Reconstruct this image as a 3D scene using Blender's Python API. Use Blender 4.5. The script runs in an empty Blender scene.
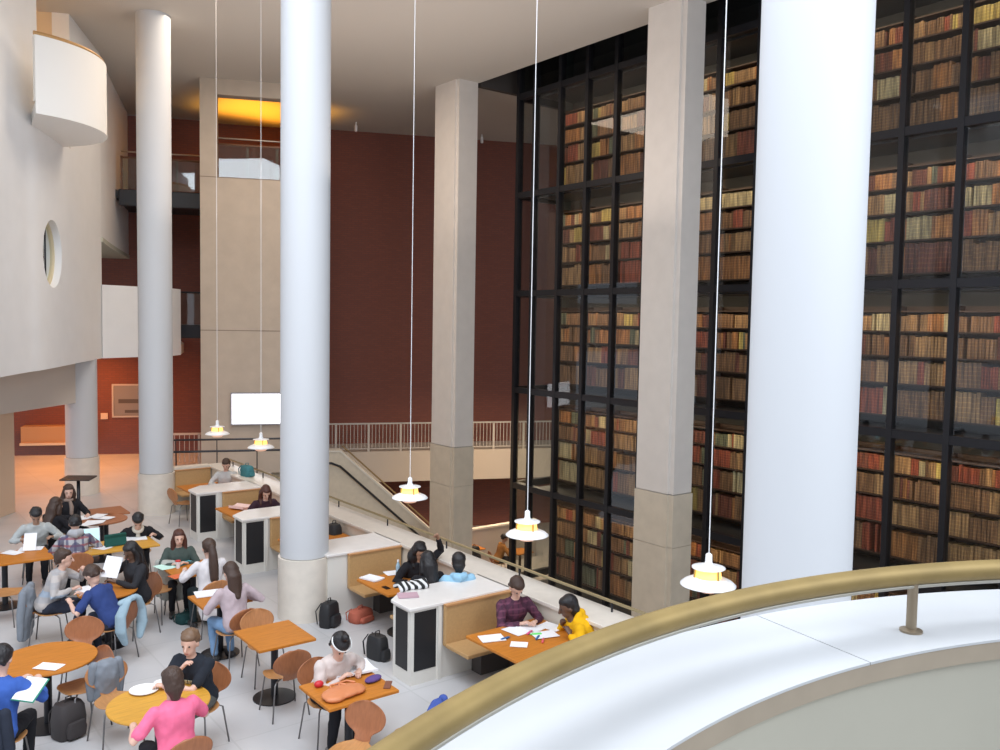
import bpy, bmesh, math, random
from math import sin, cos, pi, radians, sqrt, atan2
from mathutils import Vector as V, Matrix, noise
random.seed(7)
sc = bpy.context.scene
COL = sc.collection

# ------------------------------------------------------------------ camera
FPX = 870.0; PITCH = radians(3.51); ROLL = radians(-0.96); AZ = radians(52.34); H = 4.5
fw = V((cos(AZ), sin(AZ), 0)); rt = V((sin(AZ), -cos(AZ), 0)); up = V((0, 0, 1))
f_ = cos(PITCH) * fw - sin(PITCH) * up
d_ = f_.cross(rt)
R_ = cos(ROLL) * rt + sin(ROLL) * d_
D_ = -sin(ROLL) * rt + cos(ROLL) * d_
O_ = V((0, 0, H))
cam_d = bpy.data.cameras.new('camera'); cam = bpy.data.objects.new('camera', cam_d); COL.objects.link(cam)
M = Matrix((R_, -D_, -f_)).transposed().to_4x4(); M.translation = O_
cam.matrix_world = M
cam_d.sensor_width = 36; cam_d.lens = 36 * FPX / 1000; cam_d.clip_start = 0.05; cam_d.clip_end = 200
sc.camera = cam
def ray(u, v): return (u - 500) / FPX * R_ + (v - 375) / FPX * D_ + f_
def pz(u, v, z=0.0):
    k = ray(u, v); return O_ + k * ((z - H) / k.z)
def pl(u, v, n, d):
    k = ray(u, v); return O_ + k * ((d - O_.dot(n)) / k.dot(n))
def px(u, v, X): return pl(u, v, V((1, 0, 0)), X)
def proj(p):
    w = V(p) - O_; return 500 + FPX * w.dot(R_) / w.dot(f_), 375 + FPX * w.dot(D_) / w.dot(f_)

# ------------------------------------------------------------------ materials
MATS = {}
def mat(name, col, rough=0.6, metal=0.0, noise=0.0, nscale=8.0, bump=0.0, spec=0.5, emit=None, es=0.0, aniso=None, coat=0.0):
    if name in MATS: return MATS[name]
    m = bpy.data.materials.new(name); m.use_nodes = True; nt = m.node_tree; b = nt.nodes['Principled BSDF']
    b.inputs['Base Color'].default_value = (*col, 1); b.inputs['Roughness'].default_value = rough
    b.inputs['Metallic'].default_value = metal; b.inputs['Specular IOR Level'].default_value = spec
    b.inputs['Coat Weight'].default_value = coat
    if emit: b.inputs['Emission Color'].default_value = (*emit, 1); b.inputs['Emission Strength'].default_value = es
    if noise or bump:
        tc = nt.nodes.new('ShaderNodeTexCoord'); mp = nt.nodes.new('ShaderNodeMapping')
        nt.links.new(tc.outputs['Object'], mp.inputs[0])
        if aniso: mp.inputs['Scale'].default_value = aniso
        nz = nt.nodes.new('ShaderNodeTexNoise'); nz.inputs['Scale'].default_value = nscale; nz.inputs['Detail'].default_value = 5
        nt.links.new(mp.outputs[0], nz.inputs['Vector'])
        if noise:
            r = nt.nodes.new('ShaderNodeValToRGB')
            r.color_ramp.elements[0].position = 0.3; r.color_ramp.elements[1].position = 0.7
            r.color_ramp.elements[0].color = (*[max(0, c * (1 - noise)) for c in col], 1)
            r.color_ramp.elements[1].color = (*[min(1, c * (1 + noise)) for c in col], 1)
            nt.links.new(nz.outputs['Fac'], r.inputs[0]); nt.links.new(r.outputs[0], b.inputs['Base Color'])
        if bump:
            bp = nt.nodes.new('ShaderNodeBump'); bp.inputs['Strength'].default_value = bump; bp.inputs['Distance'].default_value = 0.02
            nt.links.new(nz.outputs['Fac'], bp.inputs['Height']); nt.links.new(bp.outputs[0], b.inputs['Normal'])
    MATS[name] = m; return m
def brickmat(name, c1, c2, mortar, scale, bw, bh, msize, rot=(0, 0, 0), rough=0.8, off=0.5):
    m = bpy.data.materials.new(name); m.use_nodes = True; nt = m.node_tree; b = nt.nodes['Principled BSDF']
    b.inputs['Roughness'].default_value = rough
    tc = nt.nodes.new('ShaderNodeTexCoord'); mp = nt.nodes.new('ShaderNodeMapping'); mp.inputs['Rotation'].default_value = rot
    br = nt.nodes.new('ShaderNodeTexBrick'); br.offset = off
    br.inputs['Color1'].default_value = (*c1, 1); br.inputs['Color2'].default_value = (*c2, 1); br.inputs['Mortar'].default_value = (*mortar, 1)
    br.inputs['Scale'].default_value = scale; br.inputs['Brick Width'].default_value = bw; br.inputs['Row Height'].default_value = bh
    br.inputs['Mortar Size'].default_value = msize
    nt.links.new(tc.outputs['Object'], mp.inputs[0]); nt.links.new(mp.outputs[0], br.inputs['Vector']); nt.links.new(br.outputs['Color'], b.inputs['Base Color'])
    MATS[name] = m; return m
def glassmat(name, tint, refl=1.0, ior=1.5):
    m = bpy.data.materials.new(name); m.use_nodes = True; nt = m.node_tree
    for n in list(nt.nodes): nt.nodes.remove(n)
    o = nt.nodes.new('ShaderNodeOutputMaterial'); t = nt.nodes.new('ShaderNodeBsdfTransparent'); g = nt.nodes.new('ShaderNodeBsdfGlossy')
    fr = nt.nodes.new('ShaderNodeFresnel'); fr.inputs[0].default_value = ior; mx = nt.nodes.new('ShaderNodeMixShader')
    mu = nt.nodes.new('ShaderNodeMath'); mu.operation = 'MULTIPLY'; mu.inputs[1].default_value = refl
    t.inputs[0].default_value = (*tint, 1); g.inputs['Roughness'].default_value = 0.02; g.inputs[0].default_value = (1, 1, 1, 1)
    gm = nt.nodes.new('ShaderNodeNewGeometry'); iv = nt.nodes.new('ShaderNodeMix'); iv.inputs[2].default_value = ior; iv.inputs[3].default_value = 1 / ior
    nt.links.new(gm.outputs['Backfacing'], iv.inputs[0]); nt.links.new(iv.outputs[0], fr.inputs[0])
    nt.links.new(fr.outputs[0], mu.inputs[0]); nt.links.new(mu.outputs[0], mx.inputs[0]); nt.links.new(t.outputs[0], mx.inputs[1]); nt.links.new(g.outputs[0], mx.inputs[2]); nt.links.new(mx.outputs[0], o.inputs[0])
    MATS[name] = m; return m

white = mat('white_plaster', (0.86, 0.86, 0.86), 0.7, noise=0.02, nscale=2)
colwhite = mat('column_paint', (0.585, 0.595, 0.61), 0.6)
stone = mat('pale_stone', (0.74, 0.67, 0.58), 0.6, noise=0.06, nscale=5)
pillarm = mat('pillar_render', (0.68, 0.63, 0.58), 0.7, noise=0.03, nscale=3)
pilstone = mat('pillar_stone', (0.60, 0.52, 0.41), 0.6, noise=0.06, nscale=3)
ceilm = mat('ceiling_paint', (0.56, 0.52, 0.47), 0.8)
black = mat('black_mesh_panel', (0.012, 0.012, 0.014), 0.5)
blackmetal = mat('black_metal', (0.03, 0.03, 0.035), 0.4, metal=0.6)
darkwood = mat('dark_bookcase_wood', (0.06, 0.028, 0.018), 0.5)
counter = mat('white_counter', (0.80, 0.76, 0.72), 0.35, noise=0.03, nscale=6)
cabwhite = mat('cabinet_white', (0.74, 0.71, 0.65), 0.5)
leather = mat('tan_bench_leather', (0.50, 0.30, 0.13), 0.5, noise=0.06, nscale=30)
oak = mat('oak_tabletop', (0.50, 0.175, 0.022), 0.5, noise=0.12, nscale=6, aniso=(1, 9, 1), spec=0.25)
oak2 = mat('golden_oak_tabletop', (0.60, 0.30, 0.035), 0.48, noise=0.12, nscale=6, aniso=(1, 9, 1))
ply = mat('chair_veneer', (0.34, 0.125, 0.05), 0.4, noise=0.12, nscale=6, aniso=(9, 9, 1))
ply2 = mat('chair_veneer_light', (0.50, 0.24, 0.09), 0.4, noise=0.12, nscale=6, aniso=(9, 1, 9))
chrome = mat('grey_steel', (0.22, 0.21, 0.21), 0.35, metal=0.8)
bronze = mat('bronze_rail', (0.27, 0.19, 0.07), 0.55, metal=0.45, noise=0.18, nscale=4, aniso=(2, 2, 2))
marble = mat('white_marble', (0.50, 0.51, 0.52), 0.35, noise=0.05, nscale=1.5)
edgestone = mat('edge_stone', (0.34, 0.28, 0.21), 0.6, noise=0.05)
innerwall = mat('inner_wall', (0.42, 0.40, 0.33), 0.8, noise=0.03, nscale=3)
paper = mat('paper_white', (0.86, 0.86, 0.88), 0.7)
skinl = mat('skin_light', (0.68, 0.42, 0.32), 0.5)
skinm = mat('skin_tan', (0.42, 0.24, 0.16), 0.5)
skind = mat('skin_dark', (0.13, 0.07, 0.045), 0.5)
hairb = mat('hair_black', (0.012, 0.010, 0.011), 0.4, bump=0.5, nscale=30, aniso=(3, 3, 0.5))
hairbr = mat('hair_brown', (0.055, 0.028, 0.018), 0.45, bump=0.5, nscale=30, aniso=(3, 3, 0.5))
hairred = mat('hair_auburn', (0.075, 0.022, 0.014), 0.45, bump=0.5, nscale=30, aniso=(3, 3, 0.5))
hairlt = mat('hair_light_brown', (0.16, 0.09, 0.05), 0.5, bump=0.5, nscale=30)
brick = brickmat('red_brick', (0.235, 0.075, 0.050), (0.205, 0.066, 0.046), (0.175, 0.068, 0.052), 1.0, 0.225, 0.075, 0.012, rot=(pi / 2, 0, 0))
lamp_white = mat('lamp_enamel', (0.9, 0.9, 0.9), 0.3)
lamp_glow = mat('lamp_glow', (1, 0.7, 0.3), 0.5, emit=(1, 0.50, 0.08), es=1.3)
lamp_pink = mat('lamp_inner_pink', (0.85, 0.55, 0.45), 0.4, emit=(1, 0.55, 0.35), es=0.35)
eyem = mat('eye_dark', (0.02, 0.015, 0.012), 0.3)
lipm = mat('lip', (0.42, 0.14, 0.12), 0.5)
tglass = glassmat('tower_glass', (0.80, 0.84, 0.84), 1.1, 1.5)
bglass = glassmat('balustrade_glass', (0.82, 0.88, 0.87), 1.2, 1.5)
gold = mat('gilt', (0.55, 0.38, 0.12), 0.35, metal=0.7)

# floor tiles
flo = bpy.data.materials.new('stone_floor'); flo.use_nodes = True
nt = flo.node_tree; b = nt.nodes['Principled BSDF']; b.inputs['Roughness'].default_value = 0.42
tc = nt.nodes.new('ShaderNodeTexCoord'); br = nt.nodes.new('ShaderNodeTexBrick'); br.offset = 0
br.inputs['Color1'].default_value = (0.57, 0.56, 0.56, 1); br.inputs['Color2'].default_value = (0.54, 0.53, 0.53, 1); br.inputs['Mortar'].default_value = (0.50, 0.495, 0.49, 1)
br.inputs['Scale'].default_value = 1; br.inputs['Brick Width'].default_value = 1.1; br.inputs['Row Height'].default_value = 1.1; br.inputs['Mortar Size'].default_value = 0.012
nz = nt.nodes.new('ShaderNodeTexNoise'); nz.inputs['Scale'].default_value = 1.3
mx = nt.nodes.new('ShaderNodeMixRGB'); mx.blend_type = 'SOFT_LIGHT'; mx.inputs[0].default_value = 0.35
nt.links.new(tc.outputs['Object'], br.inputs['Vector']); nt.links.new(tc.outputs['Object'], nz.inputs['Vector'])
nt.links.new(br.outputs['Color'], mx.inputs[1]); nt.links.new(nz.outputs['Fac'], mx.inputs[2]); nt.links.new(mx.outputs[0], b.inputs['Base Color'])

# patterned cloth
def stripes(name, cols, axis, scale):
    m = bpy.data.materials.new(name); m.use_nodes = True; nt = m.node_tree; b = nt.nodes['Principled BSDF']; b.inputs['Roughness'].default_value = 0.85
    tc = nt.nodes.new('ShaderNodeTexCoord'); sp = nt.nodes.new('ShaderNodeSeparateXYZ'); nt.links.new(tc.outputs['Object'], sp.inputs[0])
    mu = nt.nodes.new('ShaderNodeMath'); mu.operation = 'MULTIPLY'; mu.inputs[1].default_value = scale; nt.links.new(sp.outputs[axis], mu.inputs[0])
    fr = nt.nodes.new('ShaderNodeMath'); fr.operation = 'FRACT'; nt.links.new(mu.outputs[0], fr.inputs[0])
    r = nt.nodes.new('ShaderNodeValToRGB'); r.color_ramp.interpolation = 'CONSTANT'
    n = len(cols)
    r.color_ramp.elements[0].color = (*cols[0], 1); r.color_ramp.elements[1].position = 1 / n; r.color_ramp.elements[1].color = (*cols[1], 1)
    for i in range(2, n):
        e = r.color_ramp.elements.new(i / n); e.color = (*cols[i], 1)
    nt.links.new(fr.outputs[0], r.inputs[0]); nt.links.new(r.outputs[0], b.inputs['Base Color'])
    MATS[name] = m; return m
def plaid(name, base, c1, c2, s):
    m = bpy.data.materials.new(name); m.use_nodes = True; nt = m.node_tree; b = nt.nodes['Principled BSDF']; b.inputs['Roughness'].default_value = 0.85
    tc = nt.nodes.new('ShaderNodeTexCoord'); sp = nt.nodes.new('ShaderNodeSeparateXYZ'); nt.links.new(tc.outputs['Object'], sp.inputs[0])
    last = None
    for ax, c, k in ((0, c1, 1.0), (2, c2, 1.0), (1, c1, 1.0)):
        mu = nt.nodes.new('ShaderNodeMath'); mu.operation = 'MULTIPLY'; mu.inputs[1].default_value = s * k; nt.links.new(sp.outputs[ax], mu.inputs[0])
        fr = nt.nodes.new('ShaderNodeMath'); fr.operation = 'FRACT'; nt.links.new(mu.outputs[0], fr.inputs[0])
        gt = nt.nodes.new('ShaderNodeMath'); gt.operation = 'GREATER_THAN'; gt.inputs[1].default_value = 0.68; nt.links.new(fr.outputs[0], gt.inputs[0])
        h = nt.nodes.new('ShaderNodeMath'); h.operation = 'MULTIPLY'; h.inputs[1].default_value = 0.75; nt.links.new(gt.outputs[0], h.inputs[0])
        mx = nt.nodes.new('ShaderNodeMixRGB'); nt.links.new(h.outputs[0], mx.inputs[0])
        if last is None: mx.inputs[1].default_value = (*base, 1)
        else: nt.links.new(last.outputs[0], mx.inputs[1])
        mx.inputs[2].default_value = (*c, 1); last = mx
    nt.links.new(last.outputs[0], b.inputs['Base Color']); MATS[name] = m; return m
def cloth(name, c): return mat('cloth_' + name, c, 0.9, noise=0.08, nscale=9, bump=0.35, spec=0.2)

# ------------------------------------------------------------------ mesh helpers
class MB:
    def __init__(s): s.v = []; s.f = []; s.m = []; s.cur = 0
    def add(s, vs, fs):
        o = len(s.v); s.v += [tuple(p) for p in vs]; s.f += [tuple(i + o for i in q) for q in fs]; s.m += [s.cur] * len(fs); return s
    def box(s, x0, x1, y0, y1, z0, z1, T=None):
        vs = [V((x, y, z)) for z in (z0, z1) for x, y in ((x0, y0), (x1, y0), (x1, y1), (x0, y1))]
        if T: vs = [T @ p for p in vs]
        return s.add(vs, [(3, 2, 1, 0), (4, 5, 6, 7), (0, 1, 5, 4), (1, 2, 6, 5), (2, 3, 7, 6), (3, 0, 4, 7)])
    def prism(s, poly, z0, z1, T=None):
        n = len(poly)
        a = sum(poly[i][0] * poly[(i + 1) % n][1] - poly[(i + 1) % n][0] * poly[i][1] for i in range(n))
        if a < 0: poly = poly[::-1]
        vs = [V((p[0], p[1], z0)) for p in poly] + [V((p[0], p[1], z1)) for p in poly]
        if T: vs = [T @ p for p in vs]
        return s.add(vs, [tuple(range(n))[::-1], tuple(range(n, 2 * n))] + [(i, (i + 1) % n, n + (i + 1) % n, n + i) for i in range(n)])
    def rings(s, rings, cap=True, close=False):
        n = len(rings[0]); vs = [p for r in rings for p in r]; fs = []
        k = len(rings)
        for j in range(k - 1 + (1 if close else 0)):
            a = j * n; b = ((j + 1) % k) * n
            for i in range(n): fs.append((a + i, a + (i + 1) % n, b + (i + 1) % n, b + i))
        if cap and not close: fs.append(tuple(range(n))[::-1]); fs.append(tuple(range((k - 1) * n, k * n)))
        return s.add(vs, fs)
    def lathe(s, prof, c=(0, 0), seg=32):
        return s.rings([[V((c[0] + r * cos(2 * pi * i / seg), c[1] + r * sin(2 * pi * i / seg), z)) for i in range(seg)] for r, z in prof])
    def tube(s, pts, rad, seg=8, round_=False, flat=1.0):
        pts = [V(p) for p in pts]; n = len(pts)
        if not isinstance(rad, (list, tuple)): rad = [rad] * n
        if round_:
            a = (pts[1] - pts[0]).normalized(); b = (pts[-1] - pts[-2]).normalized()
            P = [pts[0] - a * rad[0] * k for k in (0.95, 0.75, 0.4)] + pts + [pts[-1] + b * rad[-1] * k for k in (0.4, 0.75, 0.95)]
            Rr = [rad[0] * k for k in (0.3, 0.66, 0.92)] + list(rad) + [rad[-1] * k for k in (0.92, 0.66, 0.3)]
            pts, rad, n = P, Rr, n + 6
        rs = []; prev = None
        for i in range(n):
            t = (pts[min(i + 1, n - 1)] - pts[max(i - 1, 0)]).normalized()
            if prev is None:
                u = t.cross(V((0, 0, 1)));
                if u.length < 0.1: u = t.cross(V((0, 1, 0)))
                u.normalize()
            else:
                u = (prev - t * prev.dot(t)).normalized()
            prev = u; w = t.cross(u)
            rs.append([pts[i] + (u * cos(2 * pi * k / seg) + w * sin(2 * pi * k / seg) * flat) * rad[i] for k in range(seg)])
        return s.rings(rs)
    def ell(s, c, r, T=None, seg=16, rg=10):
        c = V(c); rs = []
        for j in range(rg + 1):
            th = -pi / 2 + pi * (j + 0.02 if j == 0 else (j - 0.02 if j == rg else j)) / rg
            ring = []
            for i in range(seg):
                p = V((r[0] * cos(th) * cos(2 * pi * i / seg), r[1] * cos(th) * sin(2 * pi * i / seg), r[2] * sin(th)))
                ring.append(c + (T @ p if T else p))
            rs.append(ring)
        return s.rings(rs)
    def mesh(s, name, mats, smooth=True):
        me = bpy.data.meshes.new(name); me.from_pydata(s.v, [], s.f)
        if not isinstance(mats, (list, tuple)): mats = [mats]
        for m in mats: me.materials.append(m)
        for p, k in zip(me.polygons, s.m): p.material_index = k; p.use_smooth = smooth
        return me
    def build(s, name, mats, parent=None, smooth=False, bevel=0, remesh=0, loc=None, autos=False, wr=0):
        me = s.mesh(name, mats, smooth or autos)
        o = bpy.data.objects.new(name, me); COL.objects.link(o)
        if parent: o.parent = parent
        if loc: o.location = loc
        if bevel:
            md = o.modifiers.new('bevel', 'BEVEL'); md.width = bevel; md.segments = 2; md.limit_method = 'ANGLE'
        if autos:
            me.set_sharp_from_angle(angle=radians(35))
        if remesh:
            md = o.modifiers.new('remesh', 'REMESH'); md.mode = 'VOXEL'; md.voxel_size = remesh; md.use_smooth_shade = True
            sm = o.modifiers.new('smooth', 'SMOOTH'); sm.factor = 0.5; sm.iterations = 3
            dg = bpy.context.evaluated_depsgraph_get(); ev = o.evaluated_get(dg)
            nm = bpy.data.meshes.new_from_object(ev); o.modifiers.clear(); o.data = nm; nm.name = name
            for p in nm.polygons: p.use_smooth = True
            if wr:
                co = [v.co + v.normal * (wr * (noise.noise(v.co * 9.0) + .55 * noise.noise(V((v.co.x * 26, v.co.y * 26, v.co.z * 15))))) for v in nm.vertices]
                for v, c in zip(nm.vertices, co): v.co = c
        return o
def tag(o, label=None, cat=None, group=None, kind=None):
    if label: o['label'] = label
    if cat: o['category'] = cat
    if group: o['group'] = group
    if kind: o['kind'] = kind
    return o
def empty(name, loc, rz=0, label=None, cat=None, group=None):
    o = bpy.data.objects.new(name, None); o.empty_display_size = 0.1; COL.objects.link(o); o.location = loc; o.rotation_euler = (0, 0, rz)
    return tag(o, label, cat, group)
def copy_tree(o, parent=None):
    c = o.copy(); COL.objects.link(c); c.parent = parent
    for ch in list(o.children): copy_tree(ch, c)
    return c
def struct(o): o['kind'] = 'structure'; return o
def head(v): return atan2(v[1], v[0]) - pi / 2      # heading vector -> rotation taking +Y to it

# ------------------------------------------------------------------ layout constants
CZ = 11.15
BD = V((cos(radians(23.4)), -sin(radians(23.4)), 0)); BN = V((sin(radians(23.4)), cos(radians(23.4)), 0))
TB = Matrix((BD, BN, up)).transposed().to_4x4()        # local frame along the far wall: x along, y away
DW = 31.65                                             # distance of far brick wall
def bl(p): return V((V(p).dot(BD), V(p).dot(BN), p[2]))  # world -> wall frame

# floor (upper) : polygon with the stair void cut away
fl = MB(); fl.prism([(-9, -3), (7.55, -3), (7.55, 20.9), (7.9, 21.4), (9.4, 20.8), (10.0, 23.7), (11.0, 25.5), (12.4, 27.4), (-1, 33.6), (-9, 34)], -0.35, 0)
struct(fl.build('floor', flo))
lf = MB(); lf.box(7.2, 40, -6, 40, -3.5, -3.2); struct(lf.build('floor_lower', mat('lower_floor', (0.36, 0.33, 0.30), 0.5)))
# ceiling
ce = MB()
ce.prism([(-3, 13.2), (5.0, 13.2), (5.0, 3.0), (14.58, 3.0), (14.58, 20.2), (22, 20.2), (28, 36), (-3, 36)], CZ, CZ + 0.5)
struct(ce.build('ceiling', ceilm))
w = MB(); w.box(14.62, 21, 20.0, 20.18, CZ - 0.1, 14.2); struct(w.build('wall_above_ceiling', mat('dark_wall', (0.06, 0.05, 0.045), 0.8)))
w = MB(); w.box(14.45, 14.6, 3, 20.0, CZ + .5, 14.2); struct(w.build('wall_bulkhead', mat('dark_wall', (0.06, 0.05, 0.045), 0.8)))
cu = MB(); cu.box(14.45, 24, -2, 20.18, 14.2, 14.5); struct(cu.build('ceiling_sky_block', mat('dark_ceiling', (0.05, 0.05, 0.05), 0.8)))  # unseen, added to keep open sky light off the tower's books
# far brick wall
w = MB(); w.box(-12, 30, DW, DW + 0.4, -3.2, CZ, TB); struct(w.build('wall_back', brick))
# right side closing wall behind the tower
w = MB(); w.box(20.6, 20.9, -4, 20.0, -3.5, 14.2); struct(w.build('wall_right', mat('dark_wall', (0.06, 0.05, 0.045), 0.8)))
w = MB(); w.box(27, 27.3, 19, 36, -3.5, CZ); struct(w.build('wall_far_right', brick))

# beige concrete block wall with the lit opening on the left of the far wall
c0 = bl(pl(200, 200, BN, 25.98)); xl = c0.x; cr = bl(pl(306, 200, BN, 25.98)).x
o0 = bl(pl(217, 95, BN, 25.98)); o1 = bl(pl(300, 95, BN, 25.98)); oz0 = pl(217, 177, BN, 25.98).z
conc = mat('beige_concrete', (0.50, 0.42, 0.34), 0.75, noise=0.05, nscale=2.5)
w = MB(); D0, D1 = 25.98, 26.4
w.box(xl, o0.x, D0, D1, -0.0, CZ, TB); w.box(o0.x, cr, D0, D1, 10.72, CZ, TB)
for za, zb in ((0, 4.11), (4.125, oz0 - 0.01)): w.box(o0.x, cr, D0, D1, za, zb, TB)
w.box(o0.x, cr, D0, D1, 4.11, 4.125, Matrix.Translation(BN * 0.01) @ TB)
w.box(cr - 0.4, cr, D1, DW, 0, CZ, TB)
w.box(xl, xl + 0.4, D1, D1 + 0.8, 0, CZ, TB)
struct(w.build('wall_block', conc))
for zz in (4.12, oz0):
    g = MB(); g.box(xl, cr, D0 - 0.004, D0 - 0.001, zz - 0.012, zz + 0.012, TB); struct(g.build('trim_1' if zz < 5 else 'trim_2', mat('joint_dark', (0.25, 0.2, 0.16), 0.8)))
# opening's inner soffit (lit yellow by a hidden lamp) and floor of the upper gallery
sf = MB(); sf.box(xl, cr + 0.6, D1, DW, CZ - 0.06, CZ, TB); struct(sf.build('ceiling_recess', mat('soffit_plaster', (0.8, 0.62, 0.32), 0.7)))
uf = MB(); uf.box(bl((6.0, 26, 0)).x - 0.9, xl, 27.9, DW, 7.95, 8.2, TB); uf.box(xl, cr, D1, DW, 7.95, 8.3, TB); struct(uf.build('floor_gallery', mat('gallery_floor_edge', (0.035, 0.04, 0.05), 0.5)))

# --- left curved white wall (plan follows its foot and its ceiling line)
WP = [(0.35, 11.6), (1.35, 14.6), (2.2, 17.0), (2.95, 18.6), (3.45, 19.5), (4.55, 21.9), (5.62, 24.2)]
def thick(pts, t):
    out = []
    for i, p in enumerate(pts):
        a = V(pts[max(i - 1, 0)]); b_ = V(pts[min(i + 1, len(pts) - 1)]); d = (b_ - a).normalized(); out.append((p[0] - d.y * t, p[1] + d.x * t))
    return out
def wallstrip(pts, t, z0, z1, mb):
    back = thick(pts, t)
    mb.prism(list(pts) + back[::-1], z0, z1)
def wsub(n0, n1): return WP[n0:n1 + 1]
# finer, smoothed plan
def catmull(P, n=8):
    P = [V(p) for p in P]; out = []
    for i in range(len(P) - 1):
        p0 = P[max(i - 1, 0)]; p1 = P[i]; p2 = P[i + 1]; p3 = P[min(i + 2, len(P) - 1)]
        for k in range(n):
            t = k / n
            out.append(0.5 * ((2 * p1) + (p2 - p0) * t + (2 * p0 - 5 * p1 + 4 * p2 - p3) * t * t + (3 * p1 - p0 - 3 * p2 + p3) * t ** 3))
    out.append(P[-1]); return out
WS = [tuple(p) for p in catmull([(p[0], p[1], 0) for p in WP], 8)]; WS = [(p[0], p[1]) for p in WS]
# oval window cut: wall surface made as a grid with the hole, plus reveal
def wl(s):
    """point on the wall at arc parameter s (index float)"""
    i = min(int(s), len(WS) - 2); t = s - i; return V((WS[i][0] * (1 - t) + WS[i + 1][0] * t, WS[i][1] * (1 - t) + WS[i + 1][1] * t, 0))
def wn(s):
    i = min(int(s), len(WS) - 2); d = (V((*WS[i + 1], 0)) - V((*WS[i], 0))).normalized(); return V((d.y, -d.x, 0))
def uOf(s, z): return proj(wl(s) + V((0, 0, z)))
# find s of porthole centre (53,255)
best = min(((abs(uOf(s / 10, 5.6)[0] - 53), s / 10) for s in range(0, (len(WS) - 1) * 10)), key=lambda t: t[0])[1]
pc = wl(best); pk = ray(53, 254); tt = (pc.x * fw.x + pc.y * fw.y) / (pk.x * fw.x + pk.y * fw.y); PZc = H + pk.z * tt
def sdist(s): return sum((wl(k + 1) - wl(k)).length for k in range(0, int(s))) + (wl(s) - wl(int(s))).length
sc0 = sdist(best); RA = 0.70; RB = 0.70
TOT = sdist(len(WS) - 1.001)
def at_len(L):
    lo, hi = 0.0, len(WS) - 1.001
    for _ in range(30):
        m_ = (lo + hi) / 2
        if sdist(m_) < L: lo = m_
        else: hi = m_
    return lo
Z0W = 3.38
L1, L2 = sc0 - 0.9, sc0 + 0.9; ZA, ZB = PZc - 0.9, PZc + 0.9
s1, s2 = at_len(L1), at_len(L2)
w = MB()
def strip(sa, sb, z0, z1, t=0.35):
    n = max(2, int((sb - sa) * 1.2)); pts = [wl(sa + (sb - sa) * k / n) for k in range(n + 1)]
    wallstrip([(p.x, p.y) for p in pts], t, z0, z1, w)
SE = len(WS) - 1.001
# opening behind the balcony drum
best36 = min(((abs(uOf(s / 10, 9.5)[0] - 37), s / 10) for s in range(0, int(SE * 10))), key=lambda t: t[0])[1]
best98 = min(((abs(uOf(s / 10, 9.5)[0] - 70), s / 10) for s in range(0, int(SE * 10))), key=lambda t: t[0])[1]
strip(0, s1, Z0W, 8.2); strip(s1, s2, Z0W, ZA); strip(s1, s2, ZB, 8.2); strip(s2, SE, Z0W, 8.2)
strip(0, best36, 8.2, CZ); strip(best98, SE, 8.2, CZ)
# grid around the round window
seg = 40; ringin = []; ringout = []
for k in range(seg):
    a = 2 * pi * k / seg; cx, sx = cos(a), sin(a); q = 0.9 / max(abs(cx), abs(sx))
    ringin.append((sc0 + RA * cx, PZc + RB * sx)); ringout.append((sc0 + q * cx, PZc + q * sx))
def P3(L, z, dep=0.0):
    s = at_len(L); p = wl(s) - wn(s) * dep; return V((p.x, p.y, z))
vs = [P3(*p) for p in ringout] + [P3(*p) for p in ringin] + [P3(*p, 0.35) for p in ringin] + [P3(*p, 0.35) for p in ringout]
fs = []
for k in range(seg):
    k2 = (k + 1) % seg
    for a_ in range(3): fs.append((a_ * seg + k, a_ * seg + k2, (a_ + 1) * seg + k2, (a_ + 1) * seg + k))
w.add(vs, fs)
lw = struct(w.build('wall_left', white, autos=True))
# window unit in the round opening
win = empty('window_1', P3(sc0, PZc, 0.2)); struct(win)
def rel(p): return p - win.location
fr_ = MB(); rs = []
for k in range(seg):
    a = 2 * pi * k / seg
    rs.append([rel(P3(sc0 + (RA - q1) * cos(a), PZc + (RB - q1) * sin(a), q2)) for q1, q2 in ((-0.005, 0.14), (0.05, 0.14), (0.05, 0.22), (-0.005, 0.22))])
fr_.rings(rs, close=True)
fr_.build('window_frame', mat('cream_reveal', (0.72, 0.62, 0.42), 0.6), win)
mb_ = MB(); mb_.tube([rel(P3(sc0 + 0.12 - 0.0 * t, PZc - RB + 0.02 + t * (2 * RB - 0.04), 0.18)) for t in (0, 0.5, 1)], 0.018); mb_.build('glazing_bar', blackmetal, win)
mb_ = MB(); mb_.add([rel(P3(sc0, PZc, 0.18))] + [rel(P3(sc0 + (RA - 0.04) * cos(2 * pi * k / seg), PZc + (RB - 0.04) * sin(2 * pi * k / seg), 0.18)) for k in range(seg)], [(0, k + 1, (k + 1) % seg + 1) for k in range(seg)])
mb_.build('pane', bglass, win)
bk = MB(); bk.box(-1.2, 1.2, 0.9, 1.0, -1.2, 1.2); o = bk.build('wall_behind_window', mat('warm_plaster', (0.72, 0.60, 0.44), 0.8)); o.location = P3(sc0, PZc, 0.0); o.rotation_euler = (0, 0, head(-wn(best))); struct(o)

# upper continuation of the left wall past the mezzanine opening, header above it
w = MB()
ex = [(5.62, 24.2), (6.25, 26.0), (6.9, 27.8), (7.95, 30.6)]
wallstrip(ex, 0.35, 6.5, CZ, w); struct(w.build('wall_left_upper', white, autos=True))
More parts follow.
